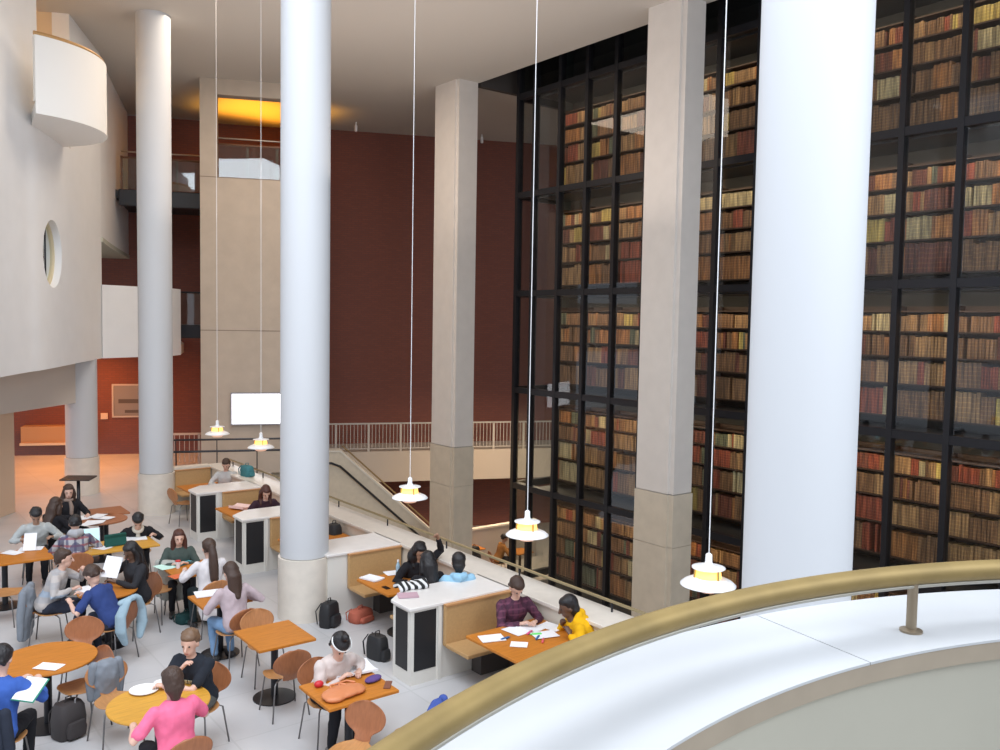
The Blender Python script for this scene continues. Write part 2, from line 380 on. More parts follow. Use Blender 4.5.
# mezzanine parapet (white band) running right from the end of the left wall
w = MB(); pA = V((5.60, 24.1, 0)); pB = pz(171, 357, 3.38); pC = pz(182, 353.5, 3.38)
t_ = (pB - pA); pB = V((7.65, 24.45 + 0.65, 0)); pC = V((8.1, 25.7, 0))
w.prism([(pA.x, pA.y), (pB.x, pB.y), (pC.x, pC.y), (pC.x - 0.25, pC.y + 0.12), (pB.x - 0.12, pB.y + 0.28), (pA.x, pA.y + 0.3)], Z0W, 5.28)
struct(w.build('wall_mezzanine_parapet', white))
w = MB(); w.prism([(pA.x, pA.y + 0.1), (pB.x, pB.y + 0.1), (pC.x, pC.y), (8.6, 27.0), (9.7, 30.9), (1, 34.2), (-0.5, 20), (2.3, 18.2)], Z0W + 0.02, Z0W + 0.3)
struct(w.build('ceiling_under_mezzanine', mat('soffit_peach', (0.78, 0.6, 0.45), 0.7)))
# upper soffit over mezzanine opening
w = MB(); w.prism([(3.0, 24.08), (5.64, 24.15), (6.27, 26.0), (6.92, 27.8), (8.0, 30.7), (2, 33)], 6.38, 6.5); struct(w.build('ceiling_mezzanine', mat('soffit_green', (0.55, 0.56, 0.48), 0.7)))
# short dark upstand + bracket right of the parapet
bkt = MB(); bkt.box(bl((8.25, 25.9, 0)).x - 0.25, bl((8.25, 25.9, 0)).x + 0.55, 27.6, 29.0, 3.85, 4.25, TB); tag(bkt.build('dark_bracket', blackmetal, bevel=0.02), 'dark metal upstand box at the right end of the white mezzanine parapet', 'bracket')
gp = MB(); x_ = bl((8.25, 25.9, 0)).x; gp.box(x_ - 0.15, x_ + 0.5, 27.7, 27.72, 4.25, 5.2, TB)
g0 = empty('glass_screen', (0, 0, 0), 0, 'small glass screen standing on the dark upstand beside the beige block wall', 'glass screen')
gp.build('glass_pane', bglass, g0); gp = MB(); gp.tube([TB @ V((x_ - 0.2, 27.7, 5.22)), TB @ V((x_ + 0.5, 27.7, 5.22))], 0.03); gp.build('top_rail', blackmetal, g0)

# header and peach jamb behind the white wall (ground level)
hd = MB(); A_ = V((2.9, 21.35, 0)); B_ = V((4.8, 23.35, 0)); C_ = V((1.2, 19.6, 0))
dirw = (B_ - A_).normalized()
hd.prism([(C_.x, C_.y), (B_.x, B_.y), (B_.x - 0.3, B_.y + 0.3), (C_.x - 0.3, C_.y + 0.3)], 2.32, Z0W + 0.02)
struct(hd.build('wall_header', mat('header_plaster', (0.62, 0.56, 0.50), 0.7)))
hd = MB(); J = pz(15.5, 512, 0.0); J0 = V((1.2, 19.6, 0)); hd.prism([(J0.x, J0.y), (J.x, J.y), (J.x - 0.35, J.y + 0.35), (J0.x - 0.35, J0.y + 0.35)], 0.001, 2.35)
struct(hd.build('wall_jamb', mat('peach_stone', (0.66, 0.48, 0.34), 0.7)))
hd = MB(); hd.prism([(J0.x - 3.4, J0.y - 0.6), (J0.x + 0.05, J0.y), (J0.x, J0.y + 0.35), (J0.x - 3.4, J0.y - 0.3)], 0.001, Z0W + 0.02); struct(hd.build('wall_left_lower', mat('peach_stone', (0.66, 0.48, 0.34), 0.7)))

# --- balcony drum
dr = empty('balcony_drum', (2.8, 19.65, 0), 0, 'rounded white balcony jutting from the upper left wall', 'balcony')
dm = MB(); n = 40; a0, a1 = radians(-82), radians(52)
def arc(r, z): return [V((r * cos(a0 + (a1 - a0) * k / n), r * sin(a0 + (a1 - a0) * k / n), z)) for k in range(n + 1)]
poly = [(p.x, p.y) for p in arc(1.85, 0)] + [(1.2, 1.3), (0.40, -0.45)]
dm.prism(poly, 8.12, 8.35)
po = arc(1.85, 0); pi_ = arc(1.73, 0)
dm.prism([(p.x, p.y) for p in po] + [(p.x, p.y) for p in pi_[::-1]], 8.35, 9.52)
dm.build('drum_wall', mat('drum_plaster', (0.84, 0.82, 0.78), 0.6), dr, autos=True)
dm = MB(); dm.tube([p + V((0, 0, 9.56)) for p in arc(1.79, 0)], 0.04, 8); dm.build('capping_rail', mat('brass_cap', (0.55, 0.33, 0.14), 0.4, metal=0.6), dr)
# recess behind the drum
w = MB(); sa, sb = wl(best36), wl(best98); nn = wn(best36)
q0 = sa - nn * 1.9; q1 = sb - nn * 1.9
w.prism([(sa.x - nn.x * .35, sa.y - nn.y * .35), (q0.x, q0.y), (q1.x, q1.y), (sb.x - nn.x * .35, sb.y - nn.y * .35), (sb.x - nn.x * .36 + .05, sb.y - nn.y * .36 + .05), (q1.x - nn.x * .1 + .05, q1.y + .15), (q0.x - nn.x * .1, q0.y - .1), (sa.x - nn.x * .35 - .05, sa.y - nn.y * .35 - .1)], 8.1, CZ)
struct(w.build('wall_recess', mat('warm_plaster2', (0.76, 0.62, 0.44), 0.8)))

# ------------------------------------------------------------------ columns and pillars
def column(x, y, label, r=0.36, CZ=CZ):
    e = empty('column', (x, y, 0), 0, label, 'column', None)
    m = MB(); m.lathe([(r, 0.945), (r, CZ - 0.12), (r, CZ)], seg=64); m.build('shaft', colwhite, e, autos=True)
    m = MB(); m.lathe([(r + 0.03, 0.0), (r + 0.03, 0.93)], seg=64); m.build('stone_base', stone, e, autos=True)
    m = MB(); m.lathe([(r - 0.004, 0.93), (r - 0.004, 0.945)], seg=64); m.build('shadow_joint', mat('joint_grey', (0.4, 0.37, 0.33), 0.8), e, autos=True)
column(5.45, 3.55, 'largest and nearest round white column, standing right of centre behind the bronze rail', 0.372)
column(5.62, 12.05, 'round white column whose stone base adjoins the second booth partition from the front')
column(5.86, 20.4, 'round white column standing at the far end of the booths by the end bench', 0.365)
column(4.98, 23.65, 'shorter-looking round white column under the mezzanine, behind the black lectern', 0.37, 3.40)
def pillar(x, y, w_, d, label):
    e = empty('pillar', (x, y, -3.2), 0, label, 'pillar')
    ch = 0.09
    poly = [(0, 0.12), (0.05, 0.12), (0.05, 0.0), (w_, 0), (w_, d), (0, d)]
    m = MB(); m.prism(poly, 4.13, CZ + 3.2); m.build('shaft', pillarm, e)
    p2 = [(-0.02, 0.10), (0.03, 0.10), (0.03, -0.02), (w_ + 0.02, -0.02), (w_ + 0.02, d + 0.02), (-0.02, d + 0.02)]
    m = MB(); m.prism(p2, 0, 3.0); m.prism(p2, 3.01, 4.12); m.build('stone_base', pilstone, e)
    m = MB(); m.prism(poly, 2.99, 4.14); m.build('joint_core', mat('joint_grey', (0.4, 0.37, 0.33), 0.8), e)
pillar(13.85, 20.05, 0.68, 1.12, 'square-cut beige pillar left of the glass tower, in front of the brick wall')
pillar(13.86, 12.02, 0.62, 1.02, 'square-cut beige pillar standing close against the glass tower')

# ------------------------------------------------------------------ far balustrade and stairs
DB = 29.55 * 1.0
slab = MB(); slab.box(bl((13.2, 26.5, 0)).x, 26, DW - 2.05, DW, -1.05, 0.0, TB); struct(slab.build('floor_walkway', mat('slab_plaster', (0.52, 0.45, 0.38), 0.7)))
bal = empty('balustrade', (0, 0, 0), 0, 'long pale picket balustrade along the walkway before the dark brick wall', 'balustrade')
xb0 = bl(pl(336, 424, BN, 29.7)).x; xb1 = bl(pl(560, 424, BN, 29.7)).x
m = MB(); m.box(xb0 - 1.2, xb1, 29.66, 29.72, 0.93, 0.98, TB); m.build('top_rail', mat('pale_rail', (0.5, 0.46, 0.42), 0.5), bal)
m = MB(); m.box(xb0 - 1.2, xb1, 29.67, 29.71, 0.08, 0.11, TB); m.build('bottom_rail', mat('pale_rail', (0.5, 0.46, 0.42), 0.5), bal)
prail = mat('pale_rail', (0.5, 0.46, 0.42), 0.5)
pm = MB(); pm.box(-0.009, 0.009, -0.009, 0.009, 0.1, 0.95); pme = pm.mesh('baluster', prail, False)
pm = MB(); pm.box(-0.035, 0.035, -0.03, 0.03, 0, 0.96); pst = pm.mesh('post', prail, False)
x = xb0 - 1.1; i = 0
while x < xb1:
    o = bpy.data.objects.new('post' if i % 9 == 0 else 'baluster', pst if i % 9 == 0 else pme); COL.objects.link(o); o.parent = bal
    o.location = TB @ V((x, 29.69, 0)); o.rotation_euler = (0, 0, -radians(23.4)); x += 0.122; i += 1
# second balustrade at the left by the block wall
bal2 = empty('balustrade', (0, 0, 0), 0, 'short pale picket balustrade right of the far booth column', 'balustrade')
xa = bl(pl(168, 455, BN, 27.6)).x; xe = bl(pl(205, 455, BN, 27.6)).x
m = MB(); m.box(xa, xe, 27.57, 27.63, 0.93, 0.99, TB); m.build('top_rail', mat('pale_rail2', (0.62, 0.5, 0.4), 0.5), bal2)
x = xa + 0.05; k = 0
while x < xe:
    o = bpy.data.objects.new('baluster', pme if k % 6 else pst); COL.objects.link(o); o.parent = bal2; o.location = TB @ V((x, 27.6, 0)); o.rotation_euler = (0, 0, -radians(23.4)); x += 0.14; k += 1
# two dark guard rails by the stair head
def guard(d, ua, ub, z, label, nposts=4):
    e = empty('guard_rail', (0, 0, 0), 0, label, 'rail')
    a = bl(pl(ua, 450, BN, d)).x; b_ = bl(pl(ub, 450, BN, d)).x
    m = MB(); m.tube([TB @ V((a, d, z)), TB @ V((b_, d, z))], 0.028); m.build('rail', blackmetal, e)
    for i in range(nposts):
        xx = a + 0.1 + (b_ - a - 0.2) * i / (nposts - 1)
        m = MB(); m.tube([TB @ V((xx, d, 0.0)), TB @ V((xx, d, z))], 0.014); m.build('post', blackmetal, e)
    pass
guard(25.5, 172, 300, 1.06, 'thin dark guard rail nearest the beige block wall')
guard(23.4, 172, 300, 1.04, 'thin dark guard rail behind the farthest booth bench')
# stair
n27 = 26.3
sA = pl(340, 452, BN, n27); sB = pl(432, 546, BN, n27); lA = bl(sA); lB = bl(sB)
st = empty('staircase', (0, 0, 0), 0, 'pale stone staircase descending to the lower level beyond the booths', 'stairs')
TS = TB @ Matrix(((1, 0, 0, 0), (0, 0, 1, 0), (0, 1, 0, 0), (0, 0, 0, 1)))   # (x,z,y) prism helper
m = MB(); x0s = lA.x - 2.2
sl = (lB.z - lA.z) / (lB.x - lA.x); xend = lA.x + (-3.2 - lA.z) / sl + 0.3
yb = -3.2
poly = [(x0s, yb), (xend, yb), (xend, -3.0), (lA.x, lA.z), (x0s, lA.z)]
poly[0] = (x0s - 1.5, yb); poly[-1] = (x0s - 1.5, lA.z); m.prism(poly, n27, n27 + 0.42, TS); m.build('stringer_wall', mat('stair_stone', (0.60, 0.53, 0.42), 0.65, noise=0.05), st)
m = MB(); m.prism([(x0s, lA.z), (lA.x, lA.z), (xend, -3.0), (xend + 0.05, -2.94), (lA.x + 0.03, lA.z + 0.05), (x0s, lA.z + 0.05)], n27 - 0.03, n27 + 0.47, TS); m.build('coping', mat('stair_coping', (0.66, 0.62, 0.54), 0.5), st)
m = MB(); N = 20
for k in range(N):
    za = -0.16 * (k + 1); xs = lA.x - 2.7 + k * (0.16 / -sl)
    m.box(xs, xs + 0.16 / -sl + 0.02, n27 - 2.6, n27, za - 0.3 if za > -2.9 else -3.2, za, TB)
m.build('steps', mat('step_stone', (0.5, 0.45, 0.38), 0.6), st)
m = MB(); hz = 0.32
m.tube([TB @ V((lA.x - 1.5, n27 - 0.1, lA.z - hz)), TB @ V((lA.x - 0.25, n27 - 0.1, lA.z - hz)), TB @ V((lA.x, n27 - 0.1, lA.z - hz - 0.1)), TB @ V((xend - 0.2, n27 - 0.1, -3.0 - hz + 0.1))], 0.035); m.build('handrail', blackmetal, st)
m = MB(); m.tube([TB @ V((lA.x + 0.1, n27 + 0.44, lA.z + 0.12)), TB @ V((xend, n27 + 0.44, -2.8))], 0.025); m.build('outer_rail', mat('dull_brass', (0.3, 0.22, 0.12), 0.4, metal=0.7), st)

# ------------------------------------------------------------------ glass tower
TX = 15.5; LV = [-2.94, -0.19, 2.56, 5.305, 8.056, 10.80, 13.55]
MY = [19.44, 18.73] + [17.68 - 1.045 * k for k in range(15)]
tw = empty('glass_tower', (TX, 12, -3.2), 0, 'tall black-framed glass tower of bookcases behind the pillars', 'glass tower')
def tb(m, name, mt, **k): o = m.build(name, mt, tw, **k); o.location = V((0, 0, 0)) - tw.location; return o
for i, y in enumerate(MY):
    m = MB(); wd = 0.055 if i > 1 else 0.06; m.box(TX - 0.02, TX + 0.16, y - wd, y + wd, -3.2, 14.2); tb(m, 'mullion', blackmetal)
for z in LV:
    m = MB(); m.box(TX - 0.01, TX + 0.2, MY[-1], MY[0], z - 0.08, z + 0.08); tb(m, 'transom', blackmetal)
    m = MB(); m.box(TX + 0.2, TX + 2.6, MY[-1], 18.7, z - 0.12, z + 0.02); tb(m, 'gallery_deck', mat('gallery_black', (0.03, 0.03, 0.032), 0.5))
    m = MB(); m.box(TX + 0.16, TX + 4.5, MY[0] - 0.06, MY[0] + 0.06, z - 0.1, z + 0.1); tb(m, 'side_transom', blackmetal)
zs = [-3.2] + LV + [14.2]
for a, b_ in zip(MY[:-1], MY[1:]):
    for z0, z1 in ((LV[k], LV[k + 1]) for k in range(len(LV) - 1)):
        m = MB(); m.add([(TX + 0.05, b_ + 0.05, z0 + 0.08), (TX + 0.05, a - 0.05, z0 + 0.08), (TX + 0.05, a - 0.05, z1 - 0.08), (TX + 0.05, b_ + 0.05, z1 - 0.08)], [(3, 2, 1, 0)]); tb(m, 'glass_pane', tglass)
for k in range(len(LV) - 1):
    m = MB(); m.add([(TX + 0.16, MY[0], LV[k] + 0.1), (TX + 4.5, MY[0], LV[k] + 0.1), (TX + 4.5, MY[0], LV[k + 1] - 0.1), (TX + 0.16, MY[0], LV[k + 1] - 0.1)], [(0, 1, 2, 3)]); tb(m, 'side_glass_pane', tglass)
m = MB(); m.box(TX + 1.3, TX + 1.5, MY[-1], 18.65, -3.2, 14.2); tb(m, 'core_wall', mat('core_black', (0.028, 0.026, 0.026), 0.7))
m = MB(); m.box(TX + 0.9, TX + 1.5, 18.6, 18.75, -3.2, 14.2); tb(m, 'core_end_panel', mat('core_grey', (0.06, 0.07, 0.07), 0.4))

# bookcases + books
BX = 16.32; PITCHB = 1.10; B0 = 18.58; NB = 13; UP = 0.06
bc = empty('bookcase', (BX, 0, 0)); SHZ = [0.0, 0.63, 1.16, 1.64, 2.03]; SH = 4
m = MB(); m.box(0.0, 0.42, -UP / 2, UP / 2, 0, 2.25); m.build('side_upright', darkwood, bc)
m = MB(); m.box(0.36, 0.42, -PITCHB + UP / 2, -UP / 2, 0.1, 2.25); m.build('back_panel', darkwood, bc)
for k in range(SH + 1):
    m = MB(); m.box(0.01, 0.40, -PITCHB + UP / 2, -UP / 2, 0.1 + SHZ[k], 0.1 + SHZ[k] + 0.03); m.build('shelf', darkwood, bc)
ords = ['lowest', 'second lowest', 'middle', 'second highest', 'highest']
first = True
cases = []
for s in range(5):
    for k in range(NB):
        o = bc if first else copy_tree(bc); first = False
        o.location = (BX, B0 - k * PITCHB, LV[s] + 0.12)
        tag(o, 'dark bookcase on the %s storey of the glass tower, %s from its left' % (ords[s], ['first', 'second', 'third', 'fourth', 'fifth', 'sixth', 'seventh', 'eighth', 'ninth', 'tenth', 'eleventh', 'twelfth', 'thirteenth'][k]), 'bookcase', 'bookcases inside the glass tower'); cases.append((s, k))
BC = [('tan', (0.46, 0.27, 0.14)), ('brown', (0.30, 0.16, 0.09)), ('red', (0.36, 0.085, 0.055)), ('orange brown', (0.50, 0.22, 0.09)), ('cream', (0.60, 0.50, 0.32)), ('gilt yellow', (0.62, 0.47, 0.16)), ('grey green', (0.16, 0.18, 0.13)), ('dark red', (0.22, 0.07, 0.055))]
def bookmat(nm, c):
    m = bpy.data.materials.new('book_' + nm.replace(' ', '_')); m.use_nodes = True; nt = m.node_tree; b = nt.nodes['Principled BSDF']; b.inputs['Roughness'].default_value = 0.4
    tc = nt.nodes.new('ShaderNodeTexCoord'); sp = nt.nodes.new('ShaderNodeSeparateXYZ'); nt.links.new(tc.outputs['Object'], sp.inputs[0])
    mu = nt.nodes.new('ShaderNodeMath'); mu.operation = 'MULTIPLY'; mu.inputs[1].default_value = 17; nt.links.new(sp.outputs[2], mu.inputs[0])
    fr = nt.nodes.new('ShaderNodeMath'); fr.operation = 'FRACT'; nt.links.new(mu.outputs[0], fr.inputs[0])
    gt = nt.nodes.new('ShaderNodeMath'); gt.operation = 'GREATER_THAN'; gt.inputs[1].default_value = 0.84; nt.links.new(fr.outputs[0], gt.inputs[0])
    mx = nt.nodes.new('ShaderNodeMixRGB'); mx.inputs[1].default_value = (*c, 1); mx.inputs[2].default_value = (min(1, c[0] * 1.4 + 0.16), min(1, c[1] * 1.4 + 0.12), c[2] * 1.2 + 0.04, 1)
    h = nt.nodes.new('ShaderNodeMath'); h.operation = 'MULTIPLY'; h.inputs[1].default_value = 0.6; nt.links.new(gt.outputs[0], h.inputs[0]); nt.links.new(h.outputs[0], mx.inputs[0])
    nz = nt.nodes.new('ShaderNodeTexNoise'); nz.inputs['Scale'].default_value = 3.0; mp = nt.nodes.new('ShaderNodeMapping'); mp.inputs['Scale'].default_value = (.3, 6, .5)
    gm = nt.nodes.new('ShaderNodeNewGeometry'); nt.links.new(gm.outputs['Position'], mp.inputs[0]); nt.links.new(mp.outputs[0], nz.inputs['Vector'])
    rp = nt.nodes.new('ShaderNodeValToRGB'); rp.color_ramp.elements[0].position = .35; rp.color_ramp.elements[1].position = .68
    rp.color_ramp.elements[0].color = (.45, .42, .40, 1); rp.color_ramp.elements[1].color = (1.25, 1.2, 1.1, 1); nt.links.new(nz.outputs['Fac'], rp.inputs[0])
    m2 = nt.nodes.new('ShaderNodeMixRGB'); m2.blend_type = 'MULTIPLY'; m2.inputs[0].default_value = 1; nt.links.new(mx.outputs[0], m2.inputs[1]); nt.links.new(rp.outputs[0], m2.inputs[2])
    nt.links.new(m2.outputs[0], b.inputs['Base Color']); return m
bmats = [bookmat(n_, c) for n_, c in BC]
def bookgeo(mb, x, y, z, w_, h_, dep):
    hw = w_ / 2 - 0.002
    sec = [(0.012, -hw), (0.003, -hw * 0.7), (0, 0), (0.003, hw * 0.7), (0.012, hw), (dep, hw), (dep, -hw)]
    vs = [(x + a, y + b_, z) for a, b_ in sec] + [(x + a, y + b_, z + h_) for a, b_ in sec]
    n = len(sec); mb.add(vs, [tuple(range(n))[::-1], tuple(range(n, 2 * n))] + [(i, (i + 1) % n, n + (i + 1) % n, n + i) for i in range(n)][::1])
books = []
for s, k in cases:
    yl = B0 - k * PITCHB - UP / 2 - 0.01; yr = B0 - (k + 1) * PITCHB + UP / 2 + 0.01
    for r in range(SH):
        z = LV[s] + 0.12 + 0.1 + SHZ[r] + 0.03; y = yl; maxh = SHZ[r + 1] - SHZ[r] - 0.045
        while y > yr + 0.03:
            c = random.choices(range(8), (24, 26, 9, 13, 7, 5, 4, 12))[0]; run = random.choice((1, 2, 3, 4, 6, 8, 11)); w0 = random.uniform(0.042, 0.07) * (1.2 - .1 * r); h0 = maxh * random.uniform(0.82, 0.99)
            for _ in range(run):
                w_ = w0 * random.uniform(0.92, 1.08); h_ = h0 * random.uniform(0.94, 1.0)
                if y - w_ < yr: y = yr; break
                if random.random() > 0.03: books.append((c, BX + 0.05 + random.uniform(0, 0.012), y - w_ / 2, z, w_, h_))
                y -= w_
vis = []
for i, bk_ in enumerate(books):
    u, v = proj((bk_[1], bk_[2], bk_[3] + 0.15))
    if 866 < u < 998 and 4 < v < 566: vis.append(((V((bk_[1], bk_[2], bk_[3])) - O_).length, i))
vis.sort(); indiv = set(i for _, i in vis[:300])
bmesh_ = []
for ci in range(8):
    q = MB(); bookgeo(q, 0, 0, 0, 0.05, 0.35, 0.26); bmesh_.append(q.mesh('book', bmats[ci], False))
for i in sorted(indiv):
    c, x, y, z, w_, h_ = books[i]
    o = bpy.data.objects.new('book', bmesh_[c]); COL.objects.link(o); o.location = (x, y, z); o.scale = (1, w_ / 0.05, h_ / 0.35)
    tag(o, '%s leather-bound book among the nearest tower shelves, right of the largest column' % BC[c][0], 'book', '%s books on the nearest tower shelves' % BC[c][0])
q = MB()
for i, bk_ in enumerate(books):
    if i in indiv: continue
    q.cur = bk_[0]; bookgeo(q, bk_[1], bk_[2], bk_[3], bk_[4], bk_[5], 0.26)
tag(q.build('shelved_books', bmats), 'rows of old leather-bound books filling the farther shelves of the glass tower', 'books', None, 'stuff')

# ------------------------------------------------------------------ parapet, partitions, benches
m = MB(); m.box(7.1, 7.55, 0.5, 20.6, 0.0, 0.93); pw = struct(m.build('wall_parapet', mat('parapet_cream', (0.70, 0.64, 0.54), 0.6, noise=0.03)))
m = MB(); m.box(7.2, 7.56, 0.5, 20.9, -3.2, 0.0); struct(m.build('wall_below_parapet', stone))
m = MB(); m.box(7.06, 7.6, 0.5, 20.65, 0.93, 0.98); tag(m.build('parapet_coping', mat('coping_stone', (0.74, 0.68, 0.60), 0.3, noise=0.04), bevel=0.008), 'long pale stone coping on the parapet beside the booths', 'coping')
rl = empty('parapet_rail', (7.5, 10, 0.98), 0, 'thin bronze rail on short posts along the parapet coping', 'rail')
m = MB(); m.tube([(0, -9, 0.13), (0, 10.4, 0.13)], 0.02); m.build('rail', mat('dull_bronze', (0.35, 0.29, 0.17), 0.4, metal=0.7), rl)
for y in (-8, -6.2, -4.4, -2.6, -0.8, 1.0, 2.8, 4.6, 6.4, 8.2, 10.0):
    m = MB(); m.tube([(0, y, 0), (0, y, 0.13)], 0.013); m.build('post', blackmetal, rl)
def partition(y0, y1, xe, label, panels=True):
    e = empty('booth_partition', (0, 0, 0), 0, label, 'partition')
    xf = xe; yc = y0 + (y1 - y0) * 0.62; xi = 7.1
    poly = [(xf, y0), (xi, y0), (xi, y1), (xf + 0.33, y1), (xf, yc)]
    inn = [(xf + 0.03, y0 + 0.03), (xi, y0 + 0.03), (xi, y1 - 0.03), (xf + 0.35, y1 - 0.03), (xf + 0.03, yc - 0.01)]
    m = MB(); m.prism(inn, 0, 0.94); m.build('body', cabwhite, e)
    m = MB(); m.prism(poly, 0.94, 0.98); m.build('countertop', counter, e, bevel=0.008)
    if panels:
        m = MB(); m.box(xf + 0.024, xf + 0.034, y0 + 0.1, yc - 0.08, 0.17, 0.91); m.build('black_panel', black, e)
        m = MB(); m.box(xf + 0.08, xf + 0.40, y0 + 0.024, y0 + 0.034, 0.17, 0.91); m.build('black_panel', black, e)
        m = MB(); m.box(xf + 0.42, xf + 0.47, y0 + 0.005, y0 + 0.035, 0.0, 0.94); m.build('end_strip', cabwhite, e)
    return e
partition(8.88, 9.62, 5.53, 'white-topped booth partition with black mesh end panels, nearest in full view')
partition(11.66, 12.5, 5.80, 'white-topped booth partition joined to the round column in the middle of the booths', False)
partition(14.55, 15.3, 5.62, 'white-topped partition with black end panels, half hidden behind the middle column')
partition(17.25, 18.05, 5.72, 'farthest white-topped partition with black end panels, left of the middle column')
partition(6.10, 6.85, 5.53, 'white-topped partition at the near end of the booths, mostly behind the bronze handrail')
def bench(y, x0, x1, sgn, label, far=False):
    """bench against the partition at y, seat extends along sgn*Y"""
    e = empty('booth_bench', (x0, y, 0), 0, label, 'bench'); L = x1 - x0
    def bx(m, a, b_, c, d): m.box(0, L, min(a, b_), max(a, b_), c, d); return m
    t = sgn
    m = MB(); bx(m, 0.01 * t, 0.07 * t, 0.42, 0.935); m.build('backrest', leather, e, bevel=0.012)
    m = MB(); bx(m, 0.07 * t, 0.56 * t, 0.41, 0.46); m.build('seat', leather, e, bevel=0.012)
    m = MB(); m.box(0.45, L, min(0.02 * t, 0.22 * t), max(0.02 * t, 0.22 * t), 0, 0.40); m.build('seat_bracket', mat('underseat_shade_dark', (0.08, 0.07, 0.065), 0.6), e)  # set-back bracket, dark to stand in for shade under the cantilevered seat
    m = MB(); m.box(0.0, L, min(0.005 * t, 0.09 * t), max(0.005 * t, 0.09 * t), 0.935, 0.955); m.build('top_trim', mat('oak_trim', (0.5, 0.25, 0.1), 0.5), e)
bench(8.90, 6.02, 7.06, -1, 'tan booth bench where the person in purple sits, against the nearest full partition')
bench(11.68, 6.14, 7.06, -1, 'tan booth bench behind the long-haired people, beside the middle column')
bench(14.57, 6.12, 7.06, -1, 'tan booth bench mostly hidden behind the middle round column')
bench(17.27, 6.24, 7.06, -1, 'tan booth bench where the auburn-haired woman leans over her table')
bench(9.60, 6.0, 7.06, 1, 'tan bench facing away behind the white counter with black end panels')
bench(6.86, 6.0, 7.06, 1, 'tan bench where the person in the yellow hoodie sits')
m = MB(); m.box(5.9, 7.1, 20.35, 20.6, 0, 1.0); struct(m.build('wall_end', mat('parapet_cream', (0.7, 0.64, 0.54), 0.6)))
bench(20.33, 6.24, 7.06, -1, 'tan bench against the end wall, farthest of the booths')
def booth_table(x0, x1, y0, y1, label):
    e = empty('booth_table', ((x0 + x1) / 2, (y0 + y1) / 2, 0), 0, label, 'table'); a, b_ = (x1 - x0) / 2, (y1 - y0) / 2
    m = MB(); m.box(-a, a, -b_, b_, 0.725, 0.76); m.build('tabletop', oak, e, bevel=0.008)
    m = MB(); m.lathe([(0.045, 0.03), (0.045, 0.725)], seg=16); m.build('pedestal', blackmetal, e, autos=True)
    m = MB(); m.lathe([(0.27, 0), (0.27, 0.015), (0.06, 0.04)], seg=32); m.build('base', blackmetal, e, autos=True)
booth_table(5.92, 7.06, 7.24, 8.26, 'booth table spread with white papers and highlighters, between purple and yellow tops')
booth_table(5.94, 7.06, 10.1, 11.0, 'booth table with notebooks and a water bottle, behind the black-panelled counter')
booth_table(5.94, 7.06, 12.85, 13.8, 'booth table hidden almost wholly behind the middle round column')
booth_table(5.92, 7.06, 15.45, 16.75, 'booth table before the auburn-haired woman with a red and white bag')
booth_table(6.0, 7.06, 18.5, 19.4, 'booth table at the far end where the woman in pale grey reads')

# ------------------------------------------------------------------ pendant lamps
pl_ = empty('pendant_lamp', (0, 0, 0)); S_ = 1.0
m = MB(); m.tube([(0, 0, 0.19), (0, 0, 9.0 - 0.02)], 0.0045, 6); m.build('cord', mat('white_cord', (0.85, 0.85, 0.85), 0.5), pl_)
m = MB(); m.lathe([(0.012, 0.20), (0.030, 0.185), (0.032, 0.12), (0.045, 0.09)], seg=24); m.build('cap', lamp_white, pl_, autos=True)
m = MB(); m.lathe([(0.04, 0.093), (0.09, 0.072), (0.13, 0.066), (0.15, 0.07), (0.15, 0.062), (0.12, 0.055), (0.05, 0.06)], seg=40); m.build('upper_shade', lamp_white, pl_, smooth=True)
m = MB(); m.lathe([(0.09, 0.058), (0.112, 0.03), (0.118, -0.02), (0.10, -0.03)], seg=40); m.build('glowing_ring', lamp_glow, pl_, smooth=True)
for a in range(3):
    t = 2 * pi * a / 3 + 0.4; m = MB(); m.tube([(0.122 * cos(t), 0.122 * sin(t), 0.055), (0.126 * cos(t), 0.126 * sin(t), -0.025)], 0.009); m.build('strut', gold, pl_)
m = MB(); m.lathe([(0.115, -0.022), (0.16, -0.035), (0.22, -0.062), (0.25, -0.088), (0.25, -0.094), (0.215, -0.075), (0.15, -0.05), (0.11, -0.04)], seg=48); m.build('lower_shade', lamp_white, pl_, smooth=True)
m = MB(); m.lathe([(0.12, -0.07), (0.125, -0.12), (0.085, -0.15), (0.005, -0.155)], seg=32); m.build('bottom_reflector', lamp_pink, pl_, smooth=True)
lampsrc = [(6.36, 10.25, 'white layered pendant lamp above the booth of long-haired people, left of the square pillar'),
           (6.38, 7.70, 'white layered pendant lamp hanging just left of the book tower, over the papers table'),
           (6.27, 4.98, 'largest white layered pendant lamp, hanging just left of the biggest column'),
           (6.45, 18.1, 'smallest white layered pendant lamp, in front of the beige wall left of the screen'),
           (6.47, 15.8, 'white layered pendant lamp just beneath the bright screen, left of the middle column'),
           (6.42, 13.0, 'pendant lamp hidden behind the middle round column')]
for i, (x, y, lb) in enumerate(lampsrc[:5]):
    o = pl_ if i == 0 else copy_tree(pl_)
    o.location = (x, y, 2.12 if i != 2 else 2.24); tag(o, lb, 'lamp', 'pendant lamps over the booths')

